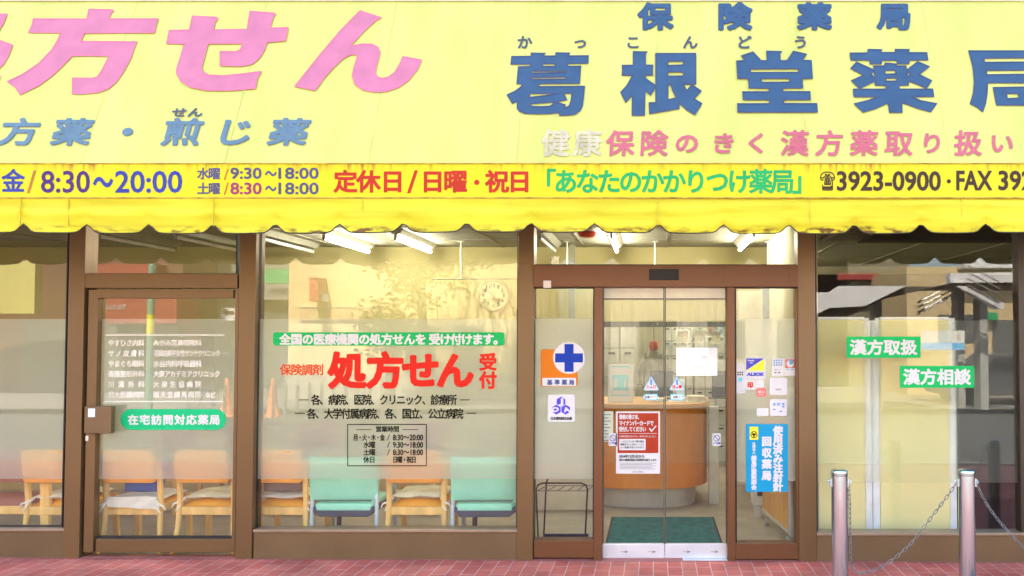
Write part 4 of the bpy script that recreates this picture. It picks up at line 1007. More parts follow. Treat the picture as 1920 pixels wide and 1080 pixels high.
solid(arc(rx-.12,ry-.14)+[(ccx+rx-.12,WY-.06),(ccx-rx+.12,WY-.06)], .0, zbot-.001).build('plinth', mat('plinth grey', (.50,.51,.48), .4, var=.06), t, smooth=True)
sp = MB(); sx = ccx+rx+.005; sp.box(sx, sx+.10, 2.05, 2.15, .0, ztop-.05); sp.build('side_panel', mat('side panel grey', (.52,.54,.50), .5), t, bevel=.004)
cz = ztop
def at(px, Y): return P(px, 700, Y).x
# things on the counter
Y_ = 1.95
p0 = P(1140, 683, Y_); p1 = P(1187, 758, Y_)
t = thing('desk_sign', 'white portrait sign with a pale blue screen picture, standing on the counter', 'sign', ((p0.x+p1.x)/2, Y_, cz))
MB().box(p0.x, p1.x, Y_, Y_+.008, cz+.001, p0.z).build('board', W_, t, bevel=.002)
k = Ink().rrect(1148,703,1178,732,2); k.build('blue_picture', mat('pale cyan print', (.22,.58,.66), .4), (0,Y_,0), FN, .001, t)
k = Ink().rect(1151,709,1157,728).rect(1170,711,1173,727); k.build('white_card', W_, (0,Y_,0), FN, .002, t)
k = Ink().ring(1147,735,3,1).ring(1177,735,3,1).rect(1144,740,1181,742).rect(1146,686,1180,688.5); k.build('thin_border', mat('pale cyan print', (0,0,0)), (0,Y_,0), FN, .0015, t)
MB().box(p0.x+.02, p1.x-.02, Y_+.009, Y_+.10, cz+.001, cz+.006).build('foot', W_, t)
Y2 = 2.02
k = Ink().text('お知らせ', 1279, 658, 1300, 664).rect(1273,659,1275,661).rect(1273,669,1275,671); k2 = Ink().text('本日休診', 1276, 677, 1288, 681).rect(1300,687,1320,689).rect(1316,668,1326,671)
sticker('paper_notice', 'white landscape paper with faint handwriting taped inside the right door leaf', 'notice', 1268, 652, 1345, 704.5, mat('board white', (.82,.82,.84), .5), .050, [('grey_writing', k, mat('marker grey', (.45,.42,.50), .5)), ('pink_writing', k2, mat('marker pink', (.70,.42,.45), .5))], r=.4)
px0 = at(1268, Y2); px1 = at(1284, Y2)
t = thing('desk_stand', 'pale blue post on a flat foot between the paper stacks on the counter', 'stand', ((px0+px1)/2, Y2, cz))
MB().box(px0, px1, Y2+.011, Y2+.05, cz+.014, P(1268,712,Y2).z).build('post', M_mtube, t, bevel=.004); MB().box(px0-.10, px1+.07, Y2-.05, Y2+.12, cz+.001, cz+.013).build('foot', mat('pale foot', (.72,.66,.58), .5), t, bevel=.004)
def papers(px0, px1, Y, n, label, d=.2):
    a, b = at(px0, Y), at(px1, Y); m = MB()
    for i in range(n):
        o_ = random.uniform(-.012, .012); m.box(a+o_, b+o_, Y+random.uniform(-.01,.01), Y+d, cz+.001+i*.0125, cz+.001+i*.0125+.011)
    q = m.build('paper_stack', mat('stacked paper', (.62,.58,.46), .8, var=.14, vscale=9), bevel=.002, origin=((a+b)/2, Y+d/2, cz)); tag(q, label, 'papers', 'paper stacks on the counter')
papers(1228, 1252, 1.98, 3, 'stack of papers left of the pale blue post on the counter'); papers(1291, 1324, 1.98, 5, 'taller stack of papers right of the pale blue post on the counter')
def monitor(px0, px1, py0, py1, Y, label):
    p0 = P(px0, py0, Y); p1 = P(px1, py1, Y); t = thing('computer_monitor', label, 'monitor', ((p0.x+p1.x)/2, Y, cz), 'dark monitors behind the counter')
    MB().box(p0.x, p1.x, Y, Y+.04, p1.z, p0.z).build('screen', mat('monitor black', (.03,.032,.035), .3), t, bevel=.006)
    MB().box((p0.x+p1.x)/2-.03, (p0.x+p1.x)/2+.03, Y+.041, Y+.07, cz, p1.z+.05).build('stand', mat('monitor black', (0,0,0)), t)
    MB().box((p0.x+p1.x)/2-.11, (p0.x+p1.x)/2+.11, Y-.02, Y+.12, cz+.0005, cz+.010).build('foot', mat('monitor black', (0,0,0)), t)
monitor(1219, 1262, 696, 742, 2.45, 'dark monitor behind the caution stickers on the counter'); monitor(1335, 1362, 697, 745, 2.5, 'dark monitor at the right end behind the counter')
# ------------------------------------------------------------------ dispensing room behind the lintel
M_shelf = mat('shelf grey', (.40,.41,.36), .6, var=.08)
def cabinet(px0, px1, py0, py1, Y, d, label, rows, cols, group):
    p0 = P(px0, py0, Y); p1 = P(px1, py1, Y)
    t = thing('drug_cabinet', label, 'cabinet', ((p0.x+p1.x)/2, Y+d/2, 0), group)
    MB().box(p0.x, p1.x, Y+.02, Y+d, .0, p0.z).build('carcass', M_shelf, t, bevel=.004)
    w_ = (p1.x-p0.x)/cols; h_ = (p0.z-.08)/rows
    for i in range(cols):
        for j in range(rows):
            dwr = MB().box(p0.x+w_*i+.008, p0.x+w_*(i+1)-.008, Y, Y+.019, .08+h_*j+.006, .08+h_*(j+1)-.006).build('drawer', mat('drawer front', (.52,.52,.45), .5, var=.10, vscale=5), t, bevel=.003)
            MB().box(p0.x+w_*(i+.3), p0.x+w_*(i+.7), Y-.012, Y-.001, .08+h_*(j+.8), .08+h_*(j+.86)).build('handle', M_gask, dwr)
cabinet(1132, 1192, 600, 760, 4.3, .4, 'grey cabinet at the left of the back room', 5, 2, 'grey drug cabinets in the back room')
cabinet(1245, 1300, 612, 760, 4.4, .4, 'grey cabinet in the middle of the back room', 9, 4, 'grey drug cabinets in the back room')
cabinet(1302, 1362, 630, 760, 4.4, .4, 'lower grey cabinet at the right of the back room', 7, 3, 'grey drug cabinets in the back room')
m = MB(); p0 = P(1288, 596, 3.05); 
k = Ink().cells('調剤室', (1280,1342), 621, 643, 20, bold=1.0)
p0 = P(1266, 617, 3.0); p1 = P(1366, 650, 3.0)
t = thing('room_sign', 'clear plate with pale characters hung above the dispensing room', 'sign', ((p0.x+p1.x)/2, 3.0, p1.z))
MB().box(p0.x, p1.x, 3.0, 3.006, p1.z, p0.z).build('plate', glass('plate glass', .05), t)
k.build('white_lettering', mat('letter cream', (.78,.76,.62), .5), (0,3.0,0), FN, .002, t)
MB().box(p0.x+.05, p0.x+.055, 3.0, 3.005, p0.z, zl-.06).box(p1.x-.055, p1.x-.05, 3.0, 3.005, p0.z, zl-.06).build('hanger', M_wire, t)
# boxes of medicine on the cabinets
def drug_box(px, py, Y, w, h, d, col, label):
    p = P(px, py, Y); t = thing('medicine_box', label, 'box', p, 'medicine boxes on the back room cabinets')
    MB().box(p.x-w/2, p.x+w/2, Y, Y+d, p.z+.0005, p.z+h).build('carton', mat('carton '+col[0], col[1], .6, var=.06), t, bevel=.002)
    MB().box(p.x-w/2+.006, p.x+w/2-.006, Y-.0012, Y-.0002, p.z+h*.25, p.z+h*.7).build('printed_band', mat('band '+col[0], tuple(.35*v for v in col[1]), .6), t)
cl_ = [('white', (.62,.62,.60)), ('pale blue', (.35,.47,.58)), ('pale green', (.42,.55,.38)), ('beige', (.58,.50,.36)), ('pink', (.58,.38,.36))]
wd_ = ['left grey cabinet', 'middle grey cabinet', 'right lower grey cabinet']
for ci, (x0, x1, py, Y) in enumerate(((1137,1188,600,4.33),(1250,1296,612,4.43),(1307,1357,630,4.43))):
    for i in range(5):
        px = x0+(x1-x0)*(i+.5)/5
        drug_box(px, py, Y, .055, [.10,.14,.08,.12,.16][(i+ci*2) % 5], .12, cl_[(i+ci) % 5], '%s carton on top of the %s' % (cl_[(i+ci) % 5][0], wd_[ci]))
# pharmacist uniform coat on a hook with a red cap: what shows between the vinyl sheets
Yc = 3.6; p0 = P(1210, 655, Yc); p1 = P(1242, 760, Yc)
t = thing('hanging_coat', 'dark grey smock with a red scarf hanging in the back room', 'clothing', ((p0.x+p1.x)/2, Yc, 0))
xm = (p0.x+p1.x)/2
v = []; f = []; nn = 20
prof = [(.0,.04,.03),(.03,.07,.05),(.10,.12,.07),(.25,.14,.08),(.40,.15,.09),(.45,.15,.09)]
for z_, rx_, ry_ in prof:
    for j in range(nn): th = 2*PI*j/nn; v.append((xm+rx_*math.cos(th)*(1+.05*math.sin(5*th)), Yc+ry_*math.sin(th), p0.z-z_))
for i in range(len(prof)-1):
    for j in range(nn): f.append((i*nn+j, i*nn+(j+1)%nn, (i+1)*nn+(j+1)%nn, (i+1)*nn+j))
MB().add(v, f).build('smock', mat('smock grey', (.34,.35,.29), .9, var=.2, bump=.3, bscale=20), t, smooth=True)
for s_ in (-1,1): MB().tube([(xm+s_*.08,Yc,p0.z-.07),(xm+s_*.155,Yc-.03,p0.z-.25),(xm+s_*.16,Yc-.06,p0.z-.42)], [.045,.045,.04], 10).build('sleeve', mat('smock grey', (0,0,0)), t, smooth=True)
MB().lathe([(.05,-.01),(.055,.03),(.05,.08),(.03,.10)], (xm, Yc-.02, p0.z)).build('scarf', mat('scarf red', (.45,.06,.03), .8), t, smooth=True)
MB().tube([(xm,Yc,p0.z+.1),(xm,Yc,CEIL-.001)], .004, 6).build('hanger', M_wire, t)
# ------------------------------------------------------------------ wall clock, rail with vinyl sheets, alarm
Yw = WY; c = P(925, 554, Yw); rr = (P(953,554,Yw).x-c.x)
t = thing('wall_clock', 'round cream wall clock with black numerals', 'clock', (c.x, Yw, c.z))
m = MB(); n = 40
def disc_y(r0, y0, y1, r1=None):
    m = MB(); v = [(c.x+r0*math.cos(2*PI*i/n), y0, c.z+r0*math.sin(2*PI*i/n)) for i in range(n)]; return m.prism(v, (0, y1-y0, 0))
disc_y(rr*.93, Yw-.03, Yw-.001).build('face', mat('clock face', (.48,.44,.24), .6), t)
m = MB(); m.tube([(c.x+rr*math.cos(2*PI*i/n), Yw-.025, c.z+rr*math.sin(2*PI*i/n)) for i in range(n)], .014, 8, closed=True); m.build('rim', mat('clock rim', (.40,.36,.19), .45, .2), t, smooth=True)
k = Ink(); 
for h_ in range(1,13):
    th = 2*PI*h_/12; k.text(str(h_), 925+19*math.sin(th)-(3.4 if h_ > 9 else 2), 554-19*math.cos(th)-3.4, 925+19*math.sin(th)+(3.4 if h_ > 9 else 2), 554-19*math.cos(th)+3.4, bold=.3)
k.build('numerals', mat('numeral', (.10,.09,.05), .6), (0,Yw-.031,0), FN, .001, t)
m = MB(); m.bar((c.x,Yw-.036,c.z),(c.x+rr*.50,Yw-.036,c.z-rr*.55), .008, .003); m.bar((c.x,Yw-.040,c.z),(c.x-rr*.42,Yw-.040,c.z+rr*.42), .010, .003); m.build('hands', mat('numeral', (0,0,0)), t)
Yr = 2.3; z_r = P(900, 523, Yr).z; x0 = P(810, 523, Yr).x; x1 = xB
t = thing('vinyl_curtain', 'clear vinyl sheets hanging from a thin rail under the ceiling', 'curtain', ((x0+x1)/2, Yr, z_r))
m = MB(); m.tube([(x0,Yr,z_r),(x1-.02,Yr,z_r)], .006, 8); m.build('rail', mat('rail grey', (.25,.24,.18), .5, .3), t)
m = MB()
for px in (864, 1063, 1228, 1440): xx = P(px, 470, Yr).x; m.tube([(xx,Yr,z_r),(xx,Yr,CEIL-.001)], .008, 8); m.box(xx-.03, xx+.03, Yr-.02, Yr+.02, CEIL-.008, CEIL-.0005)
m.build('hanger_rod', mat('rod white', (.62,.60,.50), .4, .2), t)
M_vin = glass('clear vinyl', .06, (.95,.96,.93), .08)
def vinyl(a, b, zb, seed):
    rnd = random.Random(seed); v = []; f = []; n = max(8, int((b-a)/.012)); ph = [rnd.uniform(0,6) for _ in range(4)]
    for j in range(13):
        q = j/12
        for i in range(n+1):
            x = a+(b-a)*i/n
            y = Yr-.012+.012*math.sin(x*38+ph[0]+q*1.5)*(1-.3*q)+.010*math.sin(x*67+ph[1]-q*2)+.02*q*math.sin(x*9+ph[2])
            v.append((x, y, z_r-.012-(z_r-zb)*q))
    for j in range(12):
        for i in range(n): k_ = j*(n+1)+i; f.append((k_,k_+1,k_+n+2,k_+n+1))
    return MB().add(v, f).build('vinyl_sheet', M_vin, t, smooth=True)
zb = P(900, 700, Yr).z
vinyl(x0+.06, P(980,600,Yr).x, P(900,640,Yr).z, 1); vinyl(P(985,600,Yr).x, P(1118,600,Yr).x, P(1000,594,Yr).z, 2); vinyl(P(1135,600,Yr).x, P(1244,600,Yr).x, zb, 3); vinyl(P(1250,600,Yr).x, P(1360,600,Yr).x, zb, 4)
m = MB(); xx0 = P(1002,594,Yr+.1).x; xx1 = P(1112,594,Yr+.1).x
p = P(1101, 442, 1.3); t = thing('fire_alarm', 'red round fire alarm on the ceiling above the entrance', 'alarm', (p.x, 1.3, CEIL))
MB().lathe([(.07,-.002),(.085,-.02),(.08,-.035)], (p.x,1.3,CEIL)).build('base', mat('alarm cream', (.66,.60,.46), .5), t, smooth=True)
MB().lathe([(.085,-.036),(.088,-.05),(.07,-.075),(.03,-.088),(.0,-.09)], (p.x,1.3,CEIL)).build('dome', mat('alarm red', (.50,.03,.015), .35), t, smooth=True)
p = P(1041, 478, 2.7); t = tag(MB().lathe([(.03,-.1),(.045,-.07),(.035,-.03),(.05,0)], (p.x, 2.7, CEIL-.12)).build('ceiling_speaker', mat('alarm cream', (0,0,0)), origin=(p.x,2.7,CEIL-.2), smooth=True), 'small cream speaker near the ceiling left above the entrance', 'speaker')
q = MB(); p = P(1072, 570, 2.6); 
q.box(p.x-.035, p.x+.035, 2.6, 2.64, P(1072,598,2.6).z, CEIL-.002); o = q.build('wall_duct', mat('duct olive', (.24,.23,.16), .6), origin=(p.x,2.62,2)); tag(o, 'narrow olive duct on the wall seen through the left side light', 'duct')
# panel with a pale lower board behind the left side light
q = MB(); q.box(P(1000,600,1.7).x, P(1126,600,1.7).x, 1.70, 1.74, .02, P(1050,600,1.7).z); o = q.build('partition_screen', mat('partition beige', (.62,.56,.43), .7, var=.05), origin=(-1.2,1.72,0)); tag(o, 'beige partition screen behind the left side light', 'partition')
# wheeled wood screen behind the right side light
M_al = mat('aluminium', (.62,.64,.66), .3, .6, var=.05)
t = thing('wheeled_screen', 'wheeled wooden screen with aluminium edge behind the right side light', 'screen', (P(1460,1000,.9).x, .9, 0))
pa = P(1433, 960, 1.25); pb = P(1480, 985, .42)
pa = Vector((pa.x, 1.25, 0)); pb = Vector((pb.x, .42, 0)); d_ = (pb-pa)
ztp = P(1450, 735, .8).z
MB().bar(pa+Vector((0,0,(ztp+.13)/2)), pb+Vector((0,0,(ztp+.13)/2)), .03, ztp-.13).build('board', mat('screen wood', (.60,.34,.10), .5, var=.1, vscale=3, stretch=(3,3,.3)), t)
dn = d_.normalized()
m = MB(); q0 = pb+dn*.003; 
for k_ in range(3): m.bar(q0+dn*(.012+.026*k_)+Vector((0,0,.09)), q0+dn*(.012+.026*k_)+Vector((0,0,ztp+.02)), .022, .05)
m.bar(pa+Vector((0,0,.115)), pb+Vector((0,0,.115)), .036, .028); m.build('aluminium_frame', M_al, t, bevel=.003)
for pp in (pa.lerp(pb,.12), pa.lerp(pb,.95)):
    m = MB(); m.tube([(pp.x-.012,pp.y,.035),(pp.x+.012,pp.y,.035)], .034, 14); m.build('caster', mat('caster grey', (.35,.36,.36), .5), t)
p = P(1422, 935, 1.45); t = thing('wall_terminal', 'white box under the cyan poster behind the right side light', 'device', (p.x, 1.45, 0))
q = MB(); q.pxbox(1411, 905, 1432, 947, 1.4, 1.55); q.build('case', W_, t, bevel=.006); q = MB(); q.pxbox(1420, 910, 1430, 930, 1.39, 1.399); q.build('slot', BK, t); q = MB(); q.pxbox(1414, 947.5, 1428, 1040, 1.45, 1.5); q.build('post', M_al, t)
# grey wardrobe deeper in
q = MB(); q.pxbox(1385, 545, 1432, 880, 2.6, 2.84); o = q.build('tall_cupboard', mat('cupboard beige', (.52,.47,.32), .6), origin=(P(1408,700,2.6).x,2.7,0), bevel=.004); tag(o, 'tall beige cupboard behind the right side light', 'cupboard')
# ------------------------------------------------------------------ folding screen behind the right window
M_scr = mat('screen cream', (.86,.75,.36), .75, var=.05, vscale=2)
M_scw = mat('screen post white', (.84,.85,.87), .45)
t = thing('folding_screen', 'cream folding screen with white posts behind the right window', 'screen', (P(1660,900,.34).x, .36, 0))
zt = P(1650, 597, .34).z
for a_, b_ in ((1528,1622),(1650,1780)):
    q = MB(); q.box(P(a_,800,.34).x, P(b_,800,.34).x, .34, .37, .05, zt-.012); q.build('panel', M_scr, t)
    q = MB(); q.box(P(a_,800,.34).x, P(b_,800,.34).x, .332, .378, zt-.011, zt+.012); q.build('top_rail', M_scw, t, bevel=.003)
for a_, b_ in ((1622.5,1635),(1636,1649.5),(1780.5,1793)):
    q = MB(); q.box(P(a_,800,.33).x, P(b_,800,.33).x, .33, .38, .0, zt+.004); q.build('post', M_scw, t, bevel=.004)
q = MB(); q.pxbox(1630.5, 592, 1640.5, 600, .31, .329); q.build('hinge', M_gask, t)

# ------------------------------------------------------------------ bollards and chains
M_steel = mat('stainless steel', (.54,.71,.73), .18, 1.0, var=.10, vscale=10, stretch=(1,1,.2))
M_cap = mat('bollard cap', (.05,.05,.055), .35, .4)
BY = -.78
def bollard(px, label):
    p = P(px, 900, BY); z = P(px, 881, BY).z; r = .0535; g = gz(p.x)
    t = thing('bollard', label, 'bollard', (p.x, BY, g), 'steel bollards with chains in front of the shop')
    MB().lathe([(r,-.05),(r,z-g-.022),(r-.001,z-g-.021)], (p.x,BY,g), 32).build('post', M_steel, t, smooth=True)
    MB().lathe([(r+.002,0),(r+.003,.004),(r+.001,.016),(r-.006,.022),(r-.03,.026),(0.0005,.027)], (p.x,BY,z-.0205), 32).build('cap', M_steel, t, smooth=True)
    MB().lathe([(r-.0005,0),(r+.0012,.002),(r+.0012,.004),(r-.0005,.006)], (p.x,BY,z-.035), 32).build('cap_seam', M_cap, t, smooth=True)
    for s_ in (-1, 1):
        e = MB(); e.box(p.x+s_*(r-.004), p.x+s_*(r+.010), BY-.012, BY+.012, P(px,912,BY).z, P(px,897,BY).z)
        e.tube([(p.x+s_*(r+.014)+.010*math.cos(2*PI*i/12), BY, P(px,904,BY).z+.012*math.sin(2*PI*i/12)) for i in range(12)], .0035, 6, closed=True)
        e.build('chain_eye', M_steel, t)
    return p
b1 = bollard(1574, 'stainless bollard in front of the folding screen, nearer the entrance')
b2_ = bollard(1812, 'stainless bollard in front of the right window, farther from the entrance')
bollard(2052, 'stainless bollard beyond the right end of the chain')
def chain(px, label):
    pts = [P(x, y, BY) for x, y in px]
    # resample at link pitch
    fine = []
    for i in range(len(pts)-1):
        p0 = pts[max(i-1,0)]; p1 = pts[i]; p2 = pts[i+1]; p3 = pts[min(i+2,len(pts)-1)]
        for k in range(40):
            u = k/40; fine.append(.5*((2*p1)+(p2-p0)*u+(2*p0-5*p1+4*p2-p3)*u*u+(3*p1-p0-3*p2+p3)*u**3))
    fine.append(pts[-1]); pitch = .0285; out = [fine[0]]; acc = 0
    for a, b in zip(fine, fine[1:]):
        acc += (b-a).length
        if acc >= pitch: out.append(b); acc = 0
    m = MB()
    for i in range(len(out)-1):
        c_ = (out[i]+out[i+1])/2; d = (out[i+1]-out[i]).normalized(); side = d.cross(Vector((0,1,0))).normalized(); nrm = Vector((0,1,0))
        ang = .5 if i % 2 else .5+PI/2
        s2 = side*math.cos(ang)+nrm*math.sin(ang)
        L2, W2 = .0105, .0085; path = []
        for k in range(12):
            th = 2*PI*k/12; cc, ss = math.cos(th), math.sin(th)
            path.append(c_+d*(cc*W2+(L2 if cc > 0.01 else -L2 if cc < -.01 else 0))+s2*ss*W2)
        m.tube(path, .0027, 6, closed=True)
    o = m.build('steel_chain', mat('chain steel', (.22,.24,.24), .4, .7, var=.2, vscale=30), smooth=True, origin=(out[0]+out[-1])/2); tag(o, label, 'chain', 'chains between the bollards')
chain([(1591,903),(1593,940),(1594,1000),(1596,1055),(1606,1073),(1630,1072),(1665,1055),(1705,1022),(1750,965),(1778,928),(1795,903)], 'steel chain sagging to the paving between the two bollards')
chain([(1829,903),(1850,945),(1880,985),(1925,1028),(1975,1025),(2010,960),(2034,903)], 'steel chain running from the second bollard out of the picture')
p = P(1905, 1085, -.9)
o = MB().lathe([(.30,0),(.30,.004),(.28,.006),(0.001,.006)], (p.x, -1.05, gz(p.x)), 40).build('drain_cover', mat('cast iron', (.03,.03,.032), .6, .4, bump=.5, bscale=40), origin=(p.x,-1.05,gz(p.x))); tag(o, 'dark round drain cover in the brick paving by the second bollard', 'drain cover')

# ------------------------------------------------------------------ the far side of the street, seen mirrored in the panes
def rbox(mb, x0, y0, x1, y1, Z, d, k=0, ground=False):
    a = R(x0, y0, Z); b = R(x1, y1, Z); return mb.box(a.x, b.x, -Z, -Z-d, -.01 if ground else b.z, a.z, k)
def tile_mat(name, c, w, h, mo):
    m = bpy.data.materials.new(name); m.use_nodes = True; nt = m.node_tree; N = nt.nodes; L = nt.links
    b = N['Principled BSDF']; b.inputs['Roughness'].default_value = .5
    tc = N.new('ShaderNodeTexCoord'); mp = N.new('ShaderNodeMapping'); mp.inputs['Rotation'].default_value = (PI/2,0,0); L.new(tc.outputs['Object'], mp.inputs[0])
    br = N.new('ShaderNodeTexBrick'); br.offset = 0; br.inputs['Scale'].default_value = 1; br.inputs['Brick Width'].default_value = w; br.inputs['Row Height'].default_value = h; br.inputs['Mortar Size'].default_value = .012
    br.inputs['Color1'].default_value = c+(1,); br.inputs['Color2'].default_value = tuple(v*.93 for v in c)+(1,); br.inputs['Mortar'].default_value = mo+(1,)
    L.new(mp.outputs[0], br.inputs['Vector']); L.new(br.outputs['Color'], b.inputs['Base Color']); return m
TZ = 16.5
bt = thing('tiled_building', 'cream tiled building across the street, mirrored in the big window', 'building', R(750, 700, TZ+3))
m = MB(); a = R(541, 500, TZ); b = R(985, 500, TZ); m.box(a.x, b.x, -TZ, -TZ-8, -.01, 11); m.build('wall', tile_mat('cream tile', (.66,.50,.26), .30, .22, (.50,.37,.18)), bt)
m = MB(); m.box(a.x-.05, b.x+.05, -TZ+.10, -TZ-.0, -.01, R(600, 700, TZ).z); m.build('plinth', mat('tile plinth', (.36,.33,.26), .7), bt)
m = MB(); rbox(m, 560, 576, 707, 600, TZ-.06, .05); m.build('notice_panel', mat('panel tan', (.50,.36,.20), .6), bt)
m = MB(); rbox(m, 560, 574.5, 708, 576, TZ-.08, .03); rbox(m, 706, 576, 708, 602, TZ-.08, .03); m.build('conduit', mat('conduit cream', (.7,.66,.55), .5), bt)
for px in (760, 850): rbox(MB(), px, 610, px+55, 700, TZ-.02, .015).build('window', mat('far window', (.10,.11,.11), .15), bt)
t = thing('wall_lamp_box', 'red box mounted on the cream tiled wall across the street', 'wall box', R(586, 566, TZ)); m = MB(); rbox(m, 578, 523, 595, 565, TZ-.55, .54); m.build('case', mat('box red', (.50,.10,.06), .5), t, bevel=.02); m = MB(); rbox(m, 577, 520, 596, 522.5, TZ-.56, .56); m.build('hood', mat('box red dark', (.30,.06,.04), .5), t)
t = thing('security_camera', 'white camera beside the red box across the street', 'camera', R(607, 566, TZ)); a = R(606, 558, TZ-.2); MB().lathe([(.10,-.1),(.12,0),(.08,.09),(.001,.11)], a).build('dome', W_, t, smooth=True); m = MB(); rbox(m, 600, 550, 615, 566, TZ-.05, .049); m.build('bracket', W_, t)
# convenience store further back
t = thing('convenience_store', 'grey shop with green and white sign band across the street', 'building', R(440, 700, 21))
m = MB(); a = R(330, 480, 21); b = R(541, 480, 21); m.box(a.x, b.x+1, -21, -28, -.01, R(400,480,21).z); m.build('wall', mat('shop grey', (.20,.20,.17), .8, var=.08), t)
m = MB(); rbox(m, 442, 505, 562, 531, 20.8, .19); m.build('green_band', mat('band green', (.04,.38,.14), .5), t)
m = MB(); rbox(m, 442, 531.5, 562, 562, 20.7, .29); m.build('white_band', mat('band white', (.75,.76,.76), .5), t)
k = Ink().text('FamilyMart', 0, 0, 10, 2, bold=.06)
q = R(560, 552, 20.68); q2 = R(505, 540, 20.68)
me = bpy.data.meshes.new('shop_lettering'); sxx = (q.x-q2.x)/10
me.from_pydata([(q.x-v[0]*sxx, -20.66, q.z+(2-v[1])*sxx*1.3) for v in k.v], [], k.f); me.materials.append(mat('lettering grey', (.12,.16,.2), .5)); o = bpy.data.objects.new('shop_lettering', me); C.objects.link(o); o.parent = t; me.transform(Matrix.Translation(-wloc(t)))
m = MB(); rbox(m, 332, 600, 440, 790, 20.9, .08, ground=True)
m.build('shutter', mat('shutter grey', (.20,.195,.165), .6, var=.1, vscale=1, stretch=(.1,1,14)), t)
m = MB(); rbox(m, 455, 575, 541, 790, 20.95, .04, ground=True); m.build('window', mat('far window', (0,0,0)), t)
t = thing('arrow_sign', 'white board with a black arrow across the street', 'sign', R(428, 600, 20.6)); m = MB(); rbox(m, 414, 577, 440, 601, 20.6, .05); m.build('board', W_, t); m = MB(); rbox(m, 419, 583, 436, 586, 20.55, .04); a = R(417,584.5,20.55); b = R(424,579,20.55); m.prism([(a.x,-20.55,a.z),(b.x,-20.55,b.z),(b.x,-20.55,2*a.z-b.z)], (0,-.04,0)); m.build('arrow', BK, t)
# red brown house at the left
t = thing('red_shop', 'dark red brown house with a red awning across the street', 'building', R(230, 700, 19))
m = MB(); a = R(-30, 440, 19); b = R(343, 440, 19); m.box(a.x, b.x, -19, -26, -.01, 6.5); m.build('wall', mat('red brown wall', (.13,.06,.04), .8, var=.15), t)
m = MB(); rbox(m, 165, 495, 290, 516, 18.4, .59); rbox(m, 176, 557, 330, 606, 17.9, 1.09); m.build('red_awning', mat('awning red', (.30,.035,.028), .6, var=.08), t)
k = Ink().text('TEL 03-3370', 0, 0, 10, 1.6, bold=.05); q = R(235, 580, 17.88); q2 = R(182, 570, 17.88); sxx = (q.x-q2.x)/10
me = bpy.data.meshes.new('shop_lettering'); me.from_pydata([(q.x-v[0]*sxx, -17.87, q.z+(1.6-v[1])*sxx) for v in k.v], [], k.f); me.materials.append(W_); o = bpy.data.objects.new('shop_lettering', me); C.objects.link(o); o.parent = t; me.transform(Matrix.Translation(-wloc(t)))
m = MB(); rbox(m, 40, 600, 330, 790, 18.9, .09, ground=True); m.build('shopfront', mat('shopfront grey', (.11,.115,.10), .5, var=.1), t)
m = MB(); rbox(m, -120, 488, 62, 588, 17.2, .3); o = m.build('sign_board', mat('board olive cream', (.55,.50,.16), .6, var=.06), origin=R(-30,588,17.3)); tag(o, 'olive cream sign board across the street, mirrored at the left edge', 'sign')
t = thing('signal_pole', 'green street pole with a yellow band across the street', 'pole', R(278, 800, 12)); a = R(278, 800, 12.4)
MB().tube([(a.x,-12.4,-.1),(a.x,-12.4,R(278,494,12.4).z)], .075, 14).build('post', mat('pole green', (.16,.34,.24), .5), t, smooth=True)
MB().tube([(a.x,-12.4,R(278,627,12.4).z),(a.x,-12.4,R(278,590,12.4).z)], .082, 14).build('yellow_band', mat('security yellow', (0,0,0)), t, smooth=True)
# street tree
def tree(px, Z, h, r, base, label, seed, n=2600):
    rnd = random.Random(seed); a = R(px, 700, Z); t = thing('street_tree', label, 'tree', (a.x, -Z, 0), 'trees on the far pavement')
    m = MB(); m.tube([(a.x,-Z,0),(a.x+.05,-Z+.03,base*.6),(a.x-.04,-Z,base+.5),(a.x+.03,-Z,h*.75)], [.13,.11,.09,.03], 10)
    for i in range(12):
        th = rnd.uniform(0,6.28); z0 = rnd.uniform(base*.8, h*.7); m.tube([(a.x,-Z,z0),(a.x+math.cos(th)*r*.4,-Z+math.sin(th)*r*.4,z0+.5),(a.x+math.cos(th)*r*.8,-Z+math.sin(th)*r*.8,z0+.9)], [.05,.03,.012], 6)
    m.build('trunk', mat('bark', (.18,.14,.10), .9, var=.3, vscale=8), t, smooth=True)
    m = MB(); cl = []
    for i in range(70):
        th = rnd.uniform(0,6.28); ph = rnd.uniform(-1,1); q = rnd.random()**.45; k_ = r*q*(1-ph*ph)**.5
        cl.append(Vector((a.x+k_*math.cos(th), -Z+k_*math.sin(th)*.9, (base+h)/2+ph*q*(h-base)/2)))
    for i in range(n):
        c_ = rnd.choice(cl)+Vector((rnd.gauss(0,.24), rnd.gauss(0,.24), rnd.gauss(0,.2)))
        d = Vector((rnd.gauss(0,1), rnd.gauss(0,1), rnd.gauss(0,.6))).normalized(); e = d.orthogonal().normalized(); s_ = rnd.uniform(.06,.12)
        m.add([c_-d*s_, c_+e*s_*.45, c_+d*s_, c_-e*s_*.45], [(0,1,2,3)], rnd.randrange(2))
    m.build('crown', [mat('leaf dark', (.035,.055,.018), .55, transl=.25), mat('leaf light', (.075,.10,.03), .5, transl=.3)], t)
tree(790, 13.6, 6.2, 2.1, 2.6, 'bushy street tree across the street, mirrored in the big window', 3, 5200)
tree(728, 13.9, 2.6, .7, 1.0, 'small pale street tree in front of the bushy one', 5, 900)
